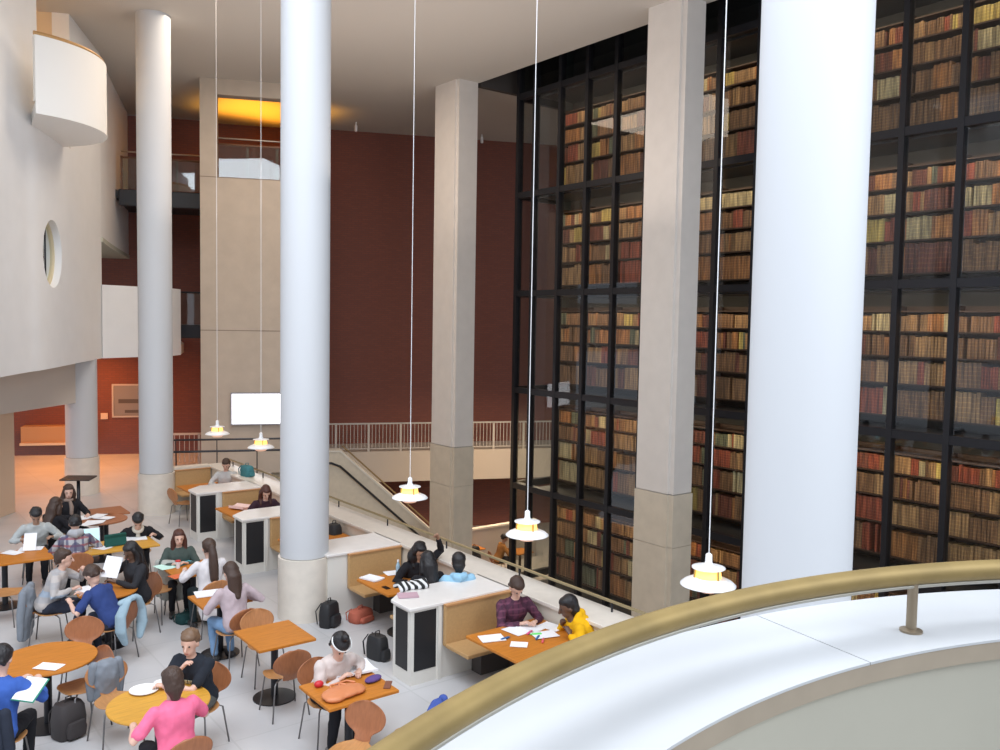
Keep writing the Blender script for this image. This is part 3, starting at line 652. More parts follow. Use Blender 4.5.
# ------------------------------------------------------------------ loose furniture
def shell_part(rows, nx=10):
    mb = MB(); vs = []
    for y, z, hw, curl in rows:
        for i in range(nx + 1):
            t = -1 + 2 * i / nx; vs.append(V((t * hw, y + curl[0] * t * t, z + curl[1] * t * t)))
    fs = [(j * (nx + 1) + i, j * (nx + 1) + i + 1, (j + 1) * (nx + 1) + i + 1, (j + 1) * (nx + 1) + i) for j in range(len(rows) - 1) for i in range(nx)]
    return mb.add(vs, fs)
seat_rows = []
for k in range(13):
    t = k / 12; y = 0.215 - 0.40 * t
    if t < 0.25: hw = 0.205 * sqrt(max(0, 1 - (1 - t / 0.25) ** 2)) * 0.5 + 0.10 * 1
    hw = 0.215 * (1 - abs(2 * (t - 0.42)) ** 3.2) ** 0.5 if abs(2 * (t - 0.42)) < 1 else 0.05
    hw = max(hw, 0.085 if t > 0.5 else 0.06)
    seat_rows.append((y, 0.455 - 0.018 * sin(pi * min(1, t * 1.1)) - (0.02 if k == 0 else 0), hw, (0, 0.018)))
back_rows = []
for k in range(15):
    t = k / 14; z = 0.445 + 0.375 * t; y = -0.185 - 0.035 * sin(pi * min(1, t * 3) / 2) - 0.075 * t
    if t < 0.18: hw = 0.085 + 0.02 * t
    else:
        q = (t - 0.18) / 0.82; hw = max(0.045, 0.228 * sqrt(max(0, 1 - (2 * q - 1) ** 2)));
        if q < 0.3: hw = max(hw, 0.09)
    back_rows.append((y, z if t > 0.02 else 0.440, hw, (0.02, 0)))
def make_chair(mt, mts):
    e = empty('cafe_chair', (0, 0, 0), 0)
    for nm, rows, mm in (('seat', seat_rows, mts), ('backrest', back_rows, mt)):
        o = shell_part(rows).build(nm, mm, e, smooth=True); md = o.modifiers.new('s', 'SOLIDIFY'); md.thickness = 0.012; md.offset = 0
        md = o.modifiers.new('ss', 'SUBSURF'); md.levels = 1; md.render_levels = 1
    for sx in (-1, 1):
        for sy in (-1, 1):
            m = MB(); m.tube([(sx * 0.03, sy * 0.03, 0.428), (sx * 0.14, sy * 0.13, 0.424), (sx * 0.17, sy * 0.165, 0.40), (sx * 0.215, sy * 0.215, 0.0)], 0.009, 8); m.build('leg', chrome, e, smooth=True)
    m = MB(); m.lathe([(0.09, 0.425), (0.09, 0.438)], seg=20); m.build('mounting_plate', chrome, e)
    return e
chA = make_chair(ply, ply2); chB = make_chair(mat('chair_veneer_orange', (0.45, 0.19, 0.07), 0.4, noise=0.12, nscale=6, aniso=(9, 9, 1)), ply2)
used = {}
def chair(x, y, hv, label, kind='A', group='veneer cafe chairs'):
    p = chA if kind == 'A' else chB
    o = p if not used.get(kind) else copy_tree(p); used[kind] = 1
    o.location = (x, y, 0); o.rotation_euler = (0, 0, head(hv)); tag(o, label, 'chair', group); return o

def sq_table(x, y, a, b_, label, mt=oak, rz=0, round_=False, r=0.5):
    e = empty('cafe_table', (x, y, 0), rz, label, 'table')
    m = MB()
    if round_: m.lathe([(r - 0.03, 0.728), (r - 0.004, 0.738), (r, 0.75), (r - 0.004, 0.76)], seg=72); m.build('tabletop', mt, e, autos=True)
    else: m.box(-a / 2, a / 2, -b_ / 2, b_ / 2, 0.728, 0.76); m.build('tabletop', mt, e, bevel=0.006)
    m = MB(); m.lathe([(0.042, 0.03), (0.042, 0.728)], seg=20); m.build('pedestal', blackmetal, e, autos=True)
    m = MB(); m.lathe([(0.25, 0), (0.25, 0.012), (0.07, 0.04)], seg=40); m.build('base', blackmetal, e, autos=True)
    return e
sq_table(4.09, 9.58, 0.70, 0.78, 'empty square wooden cafe table left of the woman with the headband')
sq_table(4.10, 7.74, 0.78, 0.68, 'square wooden cafe table with the orange bag and open book')
sq_table(1.80, 10.32, 0, 0, 'round wooden cafe table with one white sheet near its front edge', oak, 0, True, 0.50)
sq_table(2.45, 8.50, 0, 0, 'round golden wooden table with a white plate between the man and the pink top', oak2, 0, True, 0.475)
sq_table(2.92, 12.45, 0, 0, 'small round table amid the striped-sweater man and the woman in black', oak, 0, True, 0.38)
sq_table(4.22, 12.88, 0.74, 0.74, 'square table with turquoise folders before the smiling woman in dark green')
sq_table(4.05, 11.28, 0.66, 0.62, 'small square table with papers before the woman in the dusty pink top')
sq_table(2.05, 15.02, 1.25, 0.78, 'long wooden table at the left edge where the man in the grey sweater writes')
sq_table(3.52, 14.88, 1.40, 0.74, 'long golden wooden table with a laptop and the green case', oak2)
sq_table(3.88, 16.95, 0, 0, 'round dark wooden table heaped with white papers, below the lectern', ply, 0, True, 0.45)
pt = pz(106, 511, .76); sq_table(pt.x, pt.y, 0.7, 0.7, 'empty brown wooden table just behind the paper-heaped round table', ply)

# ------------------------------------------------------------------ people
def rx(a): return Matrix.Rotation(a, 3, 'X')
def rz3(a): return Matrix.Rotation(a, 3, 'Z')
def ik(S, T, l1, l2, hint):
    S, T = V(S), V(T); d = T - S; L = min(d.length, (l1 + l2) * 0.995); u = d.normalized(); T = S + u * L
    a = (l1 * l1 - l2 * l2 + L * L) / (2 * L); h = sqrt(max(l1 * l1 - a * a, 0)); hv = V(hint) - u * V(hint).dot(u); hv.normalize()
    return S + u * a + hv * h, T
def person(hip, hv, label, lean=0.35, side=0.0, pitch=0.4, yaw=0.0, skin=skinl, hair=hairb, style='short', top=None, sleeve='long', legs=None, lh=(-0.16, 0.42, 0.80), rh=(0.16, 0.42, 0.80),
           hood=None, shoes=None, sc_=1.0, seat=0.46, band=None, knees=None, eh=None, scarf=None, collar=None, build=1.0, toplabel=None, print_=None, group=None, z0=0.0, cardigan=0):
    e = empty('person', (hip[0], hip[1], z0), head(hv), label, 'person', group); e.scale = (sc_,) * 3
    hp = V((0, 0, seat + 0.10))
    ax = V((sin(side), sin(lean) * cos(side), cos(lean) * cos(side))); fx = V((1, 0, 0)); fy = ax.cross(fx).normalized() * -1
    fx = (fx - ax * fx.dot(ax)).normalized(); fy = ax.cross(fx)   # fy: chest-forward
    def ring(t, a, b_, off=0.0, n=20):
        c = hp + ax * t + fy * off; return [c + fx * a * cos(2 * pi * k / n) + fy * b_ * sin(2 * pi * k / n) for k in range(n)]
    W = build
    prof = [(-0.10, .10, .08, 0), (-0.07, .155, .115, -.01), (0.0, .172, .128, -.01), (0.10, .155, .112, 0), (0.20, .148, .105, .0), (0.30, .168, .115, .0), (0.38, .178, .112, -.01), (0.435, .165, .085, -.02), (0.47, .10, .065, -.02), (0.50, .055, .055, -.01)]
    def torso(mb, g): mb.rings([ring(t + (g * 0.4 if t > .4 else 0), (a + g) * W, (b_ + g) * W, o_) for t, a, b_, o_ in prof])
    sh = {s: hp + ax * 0.425 + fx * s * 0.175 * W - fy * 0.015 for s in (-1, 1)}
    nb = hp + ax * 0.47 - fy * 0.01
    # head
    nd = (ax * 0.8 + V((0, 0.12, 0.5))).normalized(); hc = nb + nd * 0.075 + (V((0, 0.02, 0.105)))
    Rh = rz3(yaw) @ rx(-pitch)
    def hd(p): return hc + Rh @ (V(p) * 1.1)
    hands = {-1: V(lh), 1: V(rh)}; arms = {}
    for s in (-1, 1):
        hint = V((s * 0.7, -0.25, -0.6)) if not eh else V(eh[0 if s < 0 else 1])
        el, wr = ik(sh[s], hands[s], 0.285, 0.25, hint); arms[s] = (sh[s], el, wr)
    kn = knees or {-1: (-0.11, 0.44, seat + 0.06), 1: (0.11, 0.44, seat + 0.06)}
    lg = {}
    for s in (-1, 1):
        k_ = V(kn[s]); an = V((k_.x * 1.05, k_.y - 0.08, 0.085)); lg[s] = (hp + V((s * 0.085, 0.02, -0.03)), k_, an)
    mb = MB(); torso(mb, 0)
    mb.tube([nb - ax * 0.04, nb + nd * 0.05, hc - V((0, 0, 0.03))], [.056, .05, .05], 12)
    mb.ell(hd((0, -0.008, 0.02)), (0.081, 0.103, 0.108), Rh); mb.ell(hd((0, 0.022, -0.048)), (0.059, 0.068, 0.071), Rh)
    mb.tube([hd((0, 0.088, 0.012)), hd((0, 0.108, -0.026))], [0.011, 0.016], 8, True)
    for s in (-1, 1):
        mb.ell(hd((s * 0.076, -0.01, -0.01)), (0.012, 0.02, 0.032), Rh, 8, 6)
        S, E, Wr = arms[s]
        mb.tube([S, S.lerp(E, .5), E, E.lerp(Wr, .35), Wr], [.05, .045, .036, .036, .024], 12, True)
        hip_, K, A = lg[s]
        mb.tube([hip_, hip_.lerp(K, .5), K, K.lerp(A, .35), A], [.085, .075, .052, .052, .034], 12, True)
        fd = (Wr - E).normalized(); sd = fd.cross(V((0, 0, 1)));
        if sd.length < .2: sd = V((1, 0, 0))
        sd.normalize(); dn = sd.cross(fd).normalized()
        if dn.z > 0: dn = -dn
        pc_ = Wr + fd * 0.05
        mb.tube([Wr - fd * .01, pc_, Wr + fd * 0.088], [.024, .036, .034], 12, True, 0.6)
        arms[s] = (S, E, Wr, fd, sd, dn)
    body = mb.build('body', skin, e, remesh=0.0105)
    # fingers joined into the same mesh
    fb = MB()
    for s in (-1, 1):
        S, E, Wr, fd, sd, dn = arms[s]
        for j, ln in enumerate((0.060, 0.070, 0.066, 0.052)):
            r0 = Wr + fd * 0.080 + sd * (-0.024 + 0.016 * j); a = 0.5 + 0.08 * j
            p1 = r0 + (fd * cos(a * .5) + dn * sin(a * .5)) * ln * .5; p2 = p1 + (fd * cos(a * 1.4) + dn * sin(a * 1.4)) * ln * .32; p3 = p2 + (fd * cos(a * 2.2) + dn * sin(a * 2.2)) * ln * .25
            fb.tube([r0, p1, p2, p3], [.0088, .0082, .0075, .0065], 8, True)
        r0 = Wr + fd * 0.035 - s * sd * 0.026; tdir = (fd * 0.7 - s * sd * 0.55 + dn * 0.35).normalized()
        fb.tube([r0, r0 + tdir * 0.035, r0 + tdir * 0.058 + dn * 0.008], [.012, .010, .008], 8, True)
    bm = bmesh.new(); bm.from_mesh(body.data); t2 = fb.mesh('t', skin); bm.from_mesh(t2); bm.to_mesh(body.data); bm.free()
    for p in body.data.polygons: p.use_smooth = True
    for s in (-1, 1):
        q = MB(); q.ell(hd((s * 0.03, 0.080, 0.012)), (0.011, 0.009, 0.008), Rh, 8, 6); q.build('eye', eyem, e, smooth=True)
    q = MB(); q.ell(hd((0, 0.078, -0.062)), (0.021, 0.009, 0.007), Rh, 10, 6); q.build('lips', lipm, e, smooth=True)
    # hair
    q = MB(); q.ell(hd((0, -0.034, 0.036)), (0.096, 0.100, 0.110), Rh)
    q.ell(hd((0, 0.008, 0.072)), (0.082, 0.078, 0.052), Rh)
    rr = random.Random(len(label) * 7 + int(hip[0] * 100))
    for _ in range(22):
        a = rr.uniform(0, 2 * pi); h_ = rr.uniform(-0.05, 0.105); rad_ = sqrt(max(0.05, 1 - ((h_ - .02) / .12) ** 2))
        if sin(a) > -0.15: continue
        q.ell(hd((0.078 * rad_ * cos(a), -0.022 + 0.085 * rad_ * sin(a), h_)), (0.026, 0.026, 0.022), Rh, 8, 6)
    if style in ('long', 'curly'):
        for s in (-1, 1) if style else ():
            q.tube([hd((s * 0.062, 0.0, 0.03)), hd((s * 0.082, -0.012, -0.05)), hd((s * 0.085, -0.02, -0.13)) * 0.5 + 0.5 * (hc + V((s * 0.085, -0.03, -0.14))), sh[s] * 0.35 + (hc + V((0, -0.02, -0.22))) * 0.65 + V((s * .03, .02, 0))], [.04, .042, .045, .03], 10, True)
        q.tube([hd((0, -0.06, 0.03)), hd((0, -0.085, -0.06)), nb - fy * 0.085 + ax * 0.0, nb - fy * 0.13 - ax * 0.17, nb - fy * .135 - ax * .27], [.09, .105, .11, .095, .05], 12, True, 0.7)
    if style == 'curly':
        for s in (-1, 0, 1): q.ell(hc + V((s * 0.07, -0.07, -0.08)), (0.09, 0.085, 0.12))
    if style == 'bob': q.tube([hd((0, -0.04, 0.03)), hd((0, -0.055, -0.05)), hd((0, -0.05, -0.11))], [.088, .09, .05], 14, True, 0.8)
    if style == 'mid': q.tube([hd((0, -0.05, 0.03)), hd((0, -0.075, -0.06)), nb - fy * 0.08 - ax * 0.03, nb - fy * 0.11 - ax * 0.12], [.088, .098, .095, .05], 12, True, 0.75)
    if style == 'pony':
        q.ell(hd((0, -0.11, 0.03)), (0.04, 0.04, 0.04)); q.tube([hd((0, -0.12, 0.02)), hd((0, -0.14, -0.08)), nb - fy * 0.15 - ax * 0.05, nb - fy * 0.15 - ax * 0.25, nb - fy * .14 - ax * .34], [.05, .062, .07, .06, .02], 10, True)
    if style == 'bun': q.ell(hd((0, -0.02, 0.155)), (0.042, 0.042, 0.04))
    q.build('hair', hair, e, remesh=0.011)
    if band:
        q = MB(); n_ = 28; q.rings([[hd((0.090 * cos(2 * pi * k / n_), -0.012 + 0.098 * sin(2 * pi * k / n_), 0.058 + zz)) + Rh @ V((0, 0, 0.02 * sin(2 * pi * k / n_))) for k in range(n_)] for zz in (-0.013, 0.013)], cap=False)
        o = q.build('headband', band, e, smooth=True); md = o.modifiers.new('s', 'SOLIDIFY'); md.thickness = 0.006; md.offset = 1
    # clothes
    q = MB(); torso(q, 0.017)
    for s in (-1, 1):
        S, E, Wr = arms[s][:3]; end = S.lerp(E, 0.72) if sleeve == 'short' else E.lerp(Wr, 0.9)
        if sleeve == 'short': q.tube([S, S.lerp(E, .35), end], [.066, .062, .060], 12, True)
        else: q.tube([S, S.lerp(E, .5), E, E.lerp(Wr, .4), end], [.068, .060, .054, .050, .038], 12, True)
    if cardigan:
        q.rings([ring(t, a, b_, o_) for t, a, b_, o_ in ((0.0, .19, .145, 0), (-.1, .2, .15, -.01), (-.22, .20, .14, -.03), (-.32, .19, .10, -.08))])
    if hood:
        q.tube([nb + fx * -0.09 - fy * 0.03 + ax * .02, nb + fx * -0.06 - fy * 0.10 + ax * .02, nb - fy * 0.13 + ax * 0.0, nb + fx * 0.06 - fy * 0.10 + ax * .02, nb + fx * 0.09 - fy * 0.03 + ax * .02], [.035, .05, .062, .05, .035], 10, True)
    nm = {'short': 'shirt'}.get(sleeve, 'sweater')
    o = q.build('hoodie' if hood is True else nm, top, e, remesh=0.014, wr=.011)
    if toplabel: o['label'] = toplabel
    if hood and hood is not True:
        q = MB(); q.tube([nb + fx * -0.09 - fy * 0.02 + ax * .03, nb + fx * -0.07 - fy * 0.11 + ax * .03, nb - fy * 0.15, nb + fx * 0.07 - fy * 0.11 + ax * .03, nb + fx * 0.09 - fy * 0.02 + ax * .03], [.04, .06, .075, .06, .04], 10, True); q.build('hood', hood, e, remesh=0.014)
    if scarf:
        q = MB(); n_ = 16; q.tube([nb + ax * 0.035 + fx * 0.07 * cos(2 * pi * k / n_) + fy * 0.07 * sin(2 * pi * k / n_) for k in range(n_ + 1)], 0.028, 8)
        q.tube([nb + fy * .07 + ax * .02, nb + fy * .13 - ax * .08, nb + fy * .135 - ax * .2], [.028, .04, .035], 8, True); q.build('scarf', scarf, e, smooth=True)
    if print_:
        q = MB(); c_ = hp + ax * .30 + fy * .128
        for dx, w_ in ((-.045, .02), (-.015, .02), (.02, .028), (.05, .012)):
            q.add([c_ + fx * (dx - w_ / 2) - ax * .02 + fy * .006, c_ + fx * (dx + w_ / 2) - ax * .02 + fy * .006, c_ + fx * (dx + w_ / 2) + ax * .02 + fy * .006, c_ + fx * (dx - w_ / 2) + ax * .02 + fy * .006], [(0, 1, 2, 3)])
        o = q.build('shirt_print', print_, e); md = o.modifiers.new('s', 'SOLIDIFY'); md.thickness = .006
    legs = legs or cloth('black_trousers', (0.02, 0.02, 0.024))
    q = MB(); q.rings([ring(t, a + .014, b_ + .014, o_) for t, a, b_, o_ in prof[:4]])
    for s in (-1, 1):
        hip_, K, A = lg[s]; q.tube([hip_, hip_.lerp(K, .5), K, K.lerp(A, .4), A + V((0, 0, .03))], [.102, .09, .068, .062, .05], 12, True)
    q.build('trousers', legs, e, remesh=0.015, wr=.009)
    shm = shoes or mat('shoe_dark', (0.03, 0.028, 0.028), 0.5)
    for s in (-1, 1):
        A = lg[s][2]; q = MB(); q.tube([V((A.x, A.y - .05, .045)), V((A.x, A.y + .05, .05)), V((A.x * 1.1, A.y + .17, .035))], [.043, .045, .035], 10, True, 0.95); q.build('shoe', shm, e, smooth=True)
    return e
def off(p, hv, d):
    h = V((hv[0], hv[1])).normalized(); return (p[0] + h.x * d, p[1] + h.y * d)
CH = lambda *a, **k: chair(*a, **k)

K = cloth
LAST = [None]; HIP = {}
# 1 grey sweater man, table at left edge
def hip_from(u, v, hv, lean, seat_=0.46, z0=0.0):
    """floor point of a seated person whose head centre is seen at (u, v)"""
    n = sqrt(hv[0] ** 2 + hv[1] ** 2); hx, hy = hv[0] / n, hv[1] / n
    ny, nz_ = sin(lean) * .8 + .12, cos(lean) * .8 + .5; nn_ = sqrt(ny * ny + nz_ * nz_)
    zh = seat_ + .10 + .47 * cos(lean) + .075 * nz_ / nn_ + .105; yh = .47 * sin(lean) + .075 * ny / nn_ + .02
    p = pz(u, v, z0 + zh); return (p.x - hx * yh, p.y - hy * yh)
_pers = person
def person(hip, hv, label, **kw):
    if len(hip) == 3: hip = hip_from(hip[0], hip[1], hv, kw.get('lean', .35), z0=kw.get('z0', 0))
    print('PERSON', label[:40], round(hip[0], 2), round(hip[1], 2)); _pers(hip, hv, label, **kw)
    for k in ('navy', 'grey and blue striped', 'in blue reading'):
        if k in label: HIP[k] = off(hip, hv, 0.03)
    return hip
def seat(hip, hv, plabel, clabel, kind='A', **kw):
    hip = person(hip, hv, plabel, **kw); LAST[0] = hip
    c = off(hip, hv, 0.03); return chair(c[0], c[1], hv, clabel, kind)
seat((36, 516, 0), (-0.15, -1), 'person in a light grey sweater writing at the long table on the left edge', 'chair under the person in the light grey sweater', lean=0.5, pitch=0.75, skin=skinm, top=K('light_grey', (0.47, 0.49, 0.48)), lh=(-.24, .40, .80), rh=(.22, .42, .80))
seat((57, 505, 0), (0.85, 0.5), 'person in black with dark hair seen from behind at the paper-heaped round table', 'chair under the dark-haired person in black, left of the paper-heaped table', lean=0.3, style='long', hair=hairbr, top=K('black', (0.018, 0.017, 0.02)), pitch=0.2)
seat((69, 492, 0), (0.35, -0.95), 'woman with long dark hair and a black jacket sitting below the lectern', 'chair under the long-haired woman below the lectern', lean=0.12, style='long', hair=hairbr, top=K('black', (0.018, 0.017, 0.02)), pitch=0.15, yaw=-0.5, scarf=K('taupe_scarf', (0.3, 0.22, 0.18)))
seat((75, 524, 0), (0.12, 1), 'person in a plaid shirt with a grey hood, back turned, at the laptop', 'chair under the person in the plaid shirt', lean=0.38, pitch=0.5, top=plaid('plaid_shirt', (0.42, 0.42, 0.44), (0.06, 0.06, 0.13), (0.30, 0.07, 0.08), 9), hood=K('grey_hood', (0.42, 0.42, 0.44)), lh=(-.2, .42, .8), rh=(.24, .42, .8))
seat((138, 521, 0), (-0.25, -1), 'person in a black jacket and pale scarf bent over papers at the golden table', 'chair under the bent person with the pale scarf', lean=0.8, pitch=1.0, hair=hairb, top=K('black', (0.018, 0.017, 0.02)), scarf=K('cream_scarf', (0.55, 0.5, 0.42)), lh=(-.27, .42, .8), rh=(.30, .36, .80))
seat((65, 559, 0), (0.85, -0.35), 'man in a grey and blue striped sweater sitting in profile with a raised hand', 'chair hung with grey clothing under the striped-sweater man', lean=0.42, pitch=0.1, yaw=0.15, hair=hairbr, top=stripes('striped_sweater', [(0.46, 0.42, 0.40), (0.40, 0.38, 0.38), (0.50, 0.45, 0.42), (0.42, 0.40, 0.40), (0.36, 0.42, 0.50)], 2, 2.6), legs=K('dark_jeans', (0.035, 0.04, 0.06)), lh=(0.02, .46, 1.0), rh=(.22, .36, .80))
seat((92, 576, 0), (-0.6, 0.8), 'person in a navy shirt bent forward over the small round table', 'chair draped with a pale denim jacket', lean=0.68, pitch=0.9, hair=hairbr, top=K('navy', (0.035, 0.06, 0.19)), sleeve='short', legs=K('dark_jeans', (0.035, 0.04, 0.06)), lh=(-.26, .46, .8), rh=(.1, .55, .8))
seat((130, 552, 0), (-0.95, -0.3), 'woman with long black hair and a dark jacket holding up a white sheet', 'chair under the long-haired woman with the white sheet', lean=0.22, pitch=0.45, yaw=0.2, skin=skind, hair=hairb, style='long', top=K('charcoal', (0.03, 0.03, 0.034)), lh=(-.1, .42, .86), rh=(.22, .42, .95))
seat((179, 533, 0), (-0.3, -1), 'smiling woman with long brown hair and dark green sweater behind turquoise folders', 'chair under the smiling woman in dark green', lean=0.15, pitch=0.1, yaw=0.1, hair=hairred, style='long', sc_=0.93, top=K('dark_green', (0.065, 0.085, 0.075)), lh=(-.12, .32, .84), rh=(.10, .34, .84))
seat((208, 548, 0), (-0.05, 1), 'woman in a white cardigan with a long brown ponytail, back to the camera', 'round-backed chair under the woman in the white cardigan', 'B', lean=0.15, pitch=0.2, hair=hairbr, style='pony', top=K('white_cardigan', (0.72, 0.68, 0.68)), cardigan=1, lh=(-.24, .38, .84), rh=(.22, .40, .80), legs=K('dark_green_trousers', (0.03, 0.045, 0.05)))
seat((230, 573, 0), (-0.15, 1), 'woman with long dark hair in a dusty pink top, seen from behind', 'reddish-brown chair under the woman in the dusty pink top', lean=0.28, pitch=0.45, hair=hairbr, style='mid', top=K('dusty_pink', (0.50, 0.40, 0.42)), legs=K('light_jeans', (0.20, 0.33, 0.52)), lh=(-.15, .36, .80), rh=(.30, .26, .80))
seat((189, 644, 0), (-0.78, -0.62), 'man in a black t-shirt resting his chin on his hand at the round table', 'chair under the man in the black t-shirt', lean=0.36, pitch=0.2, yaw=0.2, hair=hairlt, top=K('black_tee', (0.022, 0.026, 0.035)), sleeve='short', print_=mat('print_pale', (0.6, 0.55, 0.35), .7), legs=K('grey_trousers', (0.12, 0.12, 0.11)), lh=(0.12, .40, .80), rh=(0.03, .31, 0.95), eh=((-.8, 0.1, -.6), (0.5, 0.5, -.9)))
seat((171, 682, 0), (-0.12, 1), 'person in a bright pink shirt with dark bobbed hair, back to the camera', 'brown chair in the bottom foreground behind the pink shirt', lean=0.22, pitch=0.25, hair=hairbr, style='bob', top=K('bright_pink', (0.85, 0.17, 0.30)), sleeve='short', lh=(-.28, .30, .79), rh=(.26, .42, .79), toplabel='bright pink short-sleeved shirt')
seat((3, 659, 0), (0.55, 0.84), 'person in blue reading a document at the left edge near the round table', 'chair under the blue-topped reader at the left edge', lean=0.22, pitch=0.5, hair=hairb, top=K('blue', (0.05, 0.12, 0.42)), lh=(0.0, .42, .86), rh=(.22, .40, .86))
seat((340, 646, 0), (0.02, -1), 'woman with a white headband and top bun writing in an open book', 'chair under the woman with the white headband', lean=0.6, pitch=0.95, hair=hairb, style='bun', band=mat('headband_white', (0.8, 0.8, 0.78), 0.8), top=K('blush_white', (0.62, 0.53, 0.49)), lh=(-.24, .30, .80), rh=(.05, .40, .80), shoes=mat('shoe_grey', (0.2, 0.19, 0.18), 0.6))
person((226, 465, 0), (-0.4, -1), 'woman in a pale grey top reading at the farthest booth', lean=0.28, pitch=0.5, yaw=-.2, hair=hairbr, style='bob', top=K('pale_grey', (0.55, 0.55, 0.54)), lh=(-.2, .45, .80), rh=(.22, .42, .80))
person((266, 493, 0), (-0.1, -1), 'auburn-haired woman bent over a table beside the middle column', lean=0.5, pitch=0.6, hair=hairred, style='long', top=K('plum', (0.05, 0.025, 0.035)), lh=(-.2, .45, .80), rh=(.22, .42, .80))
person((420, 552, 0), (-0.05, -1), 'woman with a mass of curly black hair and one raised arm in the booth', lean=0.5, pitch=0.5, hair=hairb, style='curly', skin=skinm, top=K('black', (0.018, 0.017, 0.02)), lh=(-.30, .28, 1.30), rh=(.28, .45, .80), eh=((-1, -.2, .1), (.7, -.2, -.6)))
person((427, 561, 0), (0.1, 1), 'person with long straight black hair seated with back to the black-panelled counter', lean=0.05, pitch=0.3, hair=hairb, style='long', skin=skinm, top=K('black', (0.018, 0.017, 0.02)))
person((458, 562, 0), (0.45, 1), 'black-haired person in a light blue top next to the parapet', lean=0.05, pitch=0.2, hair=hairb, style='bob', skin=skinm, top=K('light_blue', (0.32, 0.55, 0.72)), hood=True)
person((517, 588, 0), (-0.22, -1), 'person in a dark purple checked shirt writing at the booth table', lean=0.35, pitch=0.75, hair=hairbr, style='short', top=plaid('purple_check', (0.10, 0.025, 0.055), (0.05, 0.015, 0.035), (0.16, 0.05, 0.09), 14), lh=(-.16, .42, .8), rh=(.06, .42, .8))
person((569, 612, 0), (-0.85, 0.5), 'person in a mustard yellow hoodie leaning over the booth table', lean=0.85, pitch=0.35, yaw=0.0, hair=hairb, style='bob', build=1.2, sc_=1.05, skin=skind, top=K('mustard', (0.78, 0.42, 0.01)), hood=True, lh=(-.22, .42, .80), rh=(.12, .45, .80), toplabel='mustard yellow hoodie')

# empty chairs
chair(4.20, 10.14, (0, -1), 'empty chair at the far side of the empty square table', 'B')
chair(4.02, 9.14, (0.05, 1), 'empty chair tucked at the near side of the empty square table')
chair(3.80, 7.10, (-0.80, -0.50), 'empty chair facing the orange bag table, lowest right of the chairs')
chair(2.30, 9.52, (0.12, -1), 'chair between the two round tables draped with grey clothing', 'B')
chair(2.10, 10.10, (-0.93, -0.25), 'empty chair at the right side of the round table with one sheet')
chair(2.30, 11.08, (-0.35, -0.95), 'empty chair at the far side of the round table with one sheet')
chair(1.93, 14.2, (0.85, -0.5), 'orange-seated chair at the left edge below the long table', 'B')
chair(6.0, 18.95, (1, 0.2), 'small chair beside the farthest booth, left of its partition', 'B')
pt = pz(410, 717, .68); BJ = (pt.x, pt.y); chair(BJ[0], BJ[1], (-0.6, 0.8), 'chair draped with a blue jacket, half hidden by the bronze handrail')

# ------------------------------------------------------------------ clothes on chairs, bags, papers, small things
def drape(x, y, hv, w_, ztop, zbot, mt, label, thick_=0.06, name='draped_jacket', open_=False):
    """garment hung over a chair's backrest: two hanging panels plus sleeves"""
    e = tag(bpy.data.objects.new(name, None), label, 'jacket'); COL.objects.link(e); e.location = (x, y, 0); e.rotation_euler = (0, 0, head(hv))
    q = MB(); n_ = 20
    def sect(z, hw, yb, yf, k):
        P = []
        for i in range(n_):
            a = 2 * pi * i / n_; r = 1 + 0.08 * sin(5 * a + z * 17)
            P.append(V((hw * cos(a) * r, (yb + yf) / 2 + (yf - yb) / 2 * sin(a) * r, z)))
        return P
    Hh = ztop - zbot
    if open_:
        for s in (-1, 1):
            q = MB(); q.tube([(s * .04, -.285, ztop + .03), (s * w_ * .55, -.29, ztop), (s * w_ * .98, -.27, ztop - Hh * .3), (s * w_ * 1.02, -.28, ztop - Hh * .65), (s * w_ * .72, -.29, zbot + .03)], [.045, .06, .075, .08, .05], 12, True, .7); q.build('jacket_side', mt, e, remesh=.014)
        q = MB(); q.tube([(-w_ * .7, -.24, ztop + .0), (0, -.30, ztop + .03), (w_ * .7, -.24, ztop)], .045, 10, True, .8); q.build('collar', mt, e, smooth=True); return e
    q.rings([sect(ztop + 0.02, w_ * .55, -.30, -.22, 0), sect(ztop - .02, w_ * .85, -.33, -.19, 0), sect(ztop - Hh * .35, w_ * 1.0, -.36, -.17, 0), sect(ztop - Hh * .7, w_ * 1.02, -.36, -.20, 0), sect(zbot, w_ * 0.92, -.35, -.22, 0)])
    q.build('jacket_body', mt, e, remesh=0.016, wr=.014)
    for s in (-1, 1):
        q = MB(); q.tube([(s * w_ * .9, -.27, ztop - .03), (s * w_ * 1.12, -.29, ztop - Hh * .45), (s * w_ * 1.05, -.30, zbot + .06)], [.05, .05, .04], 10, True); q.build('sleeve', mt, e, smooth=True)
    return e
denim = K('pale_denim', (0.34, 0.46, 0.53)); greyc = K('grey_coat', (0.22, 0.24, 0.27)); darkc = K('dark_coat', (0.025, 0.03, 0.045))
drape(*HIP['navy'], (-0.6, 0.8), 0.20, 0.84, 0.30, denim, 'pale denim jacket hung over the chair behind the navy shirt', open_=True)
drape(*HIP['grey and blue striped'], (0.85, -0.35), 0.23, 0.80, 0.12, greyc, 'long grey coat hanging on the chair of the striped-sweater man')
drape(2.30, 9.50, (0.12, -1), 0.14, 0.80, 0.36, greyc, 'dark grey garment hung over the chair between the two round tables')
drape(*HIP['in blue reading'], (0.55, 0.84), 0.21, 0.86, 0.10, darkc, 'dark navy coat hanging at the left edge behind the blue-topped reader')
drape(BJ[0], BJ[1], (-0.6, 0.8), 0.21, 0.84, 0.30, K('royal_blue', (0.06, 0.10, 0.34)), 'blue jacket draped on the chair by the bronze handrail')

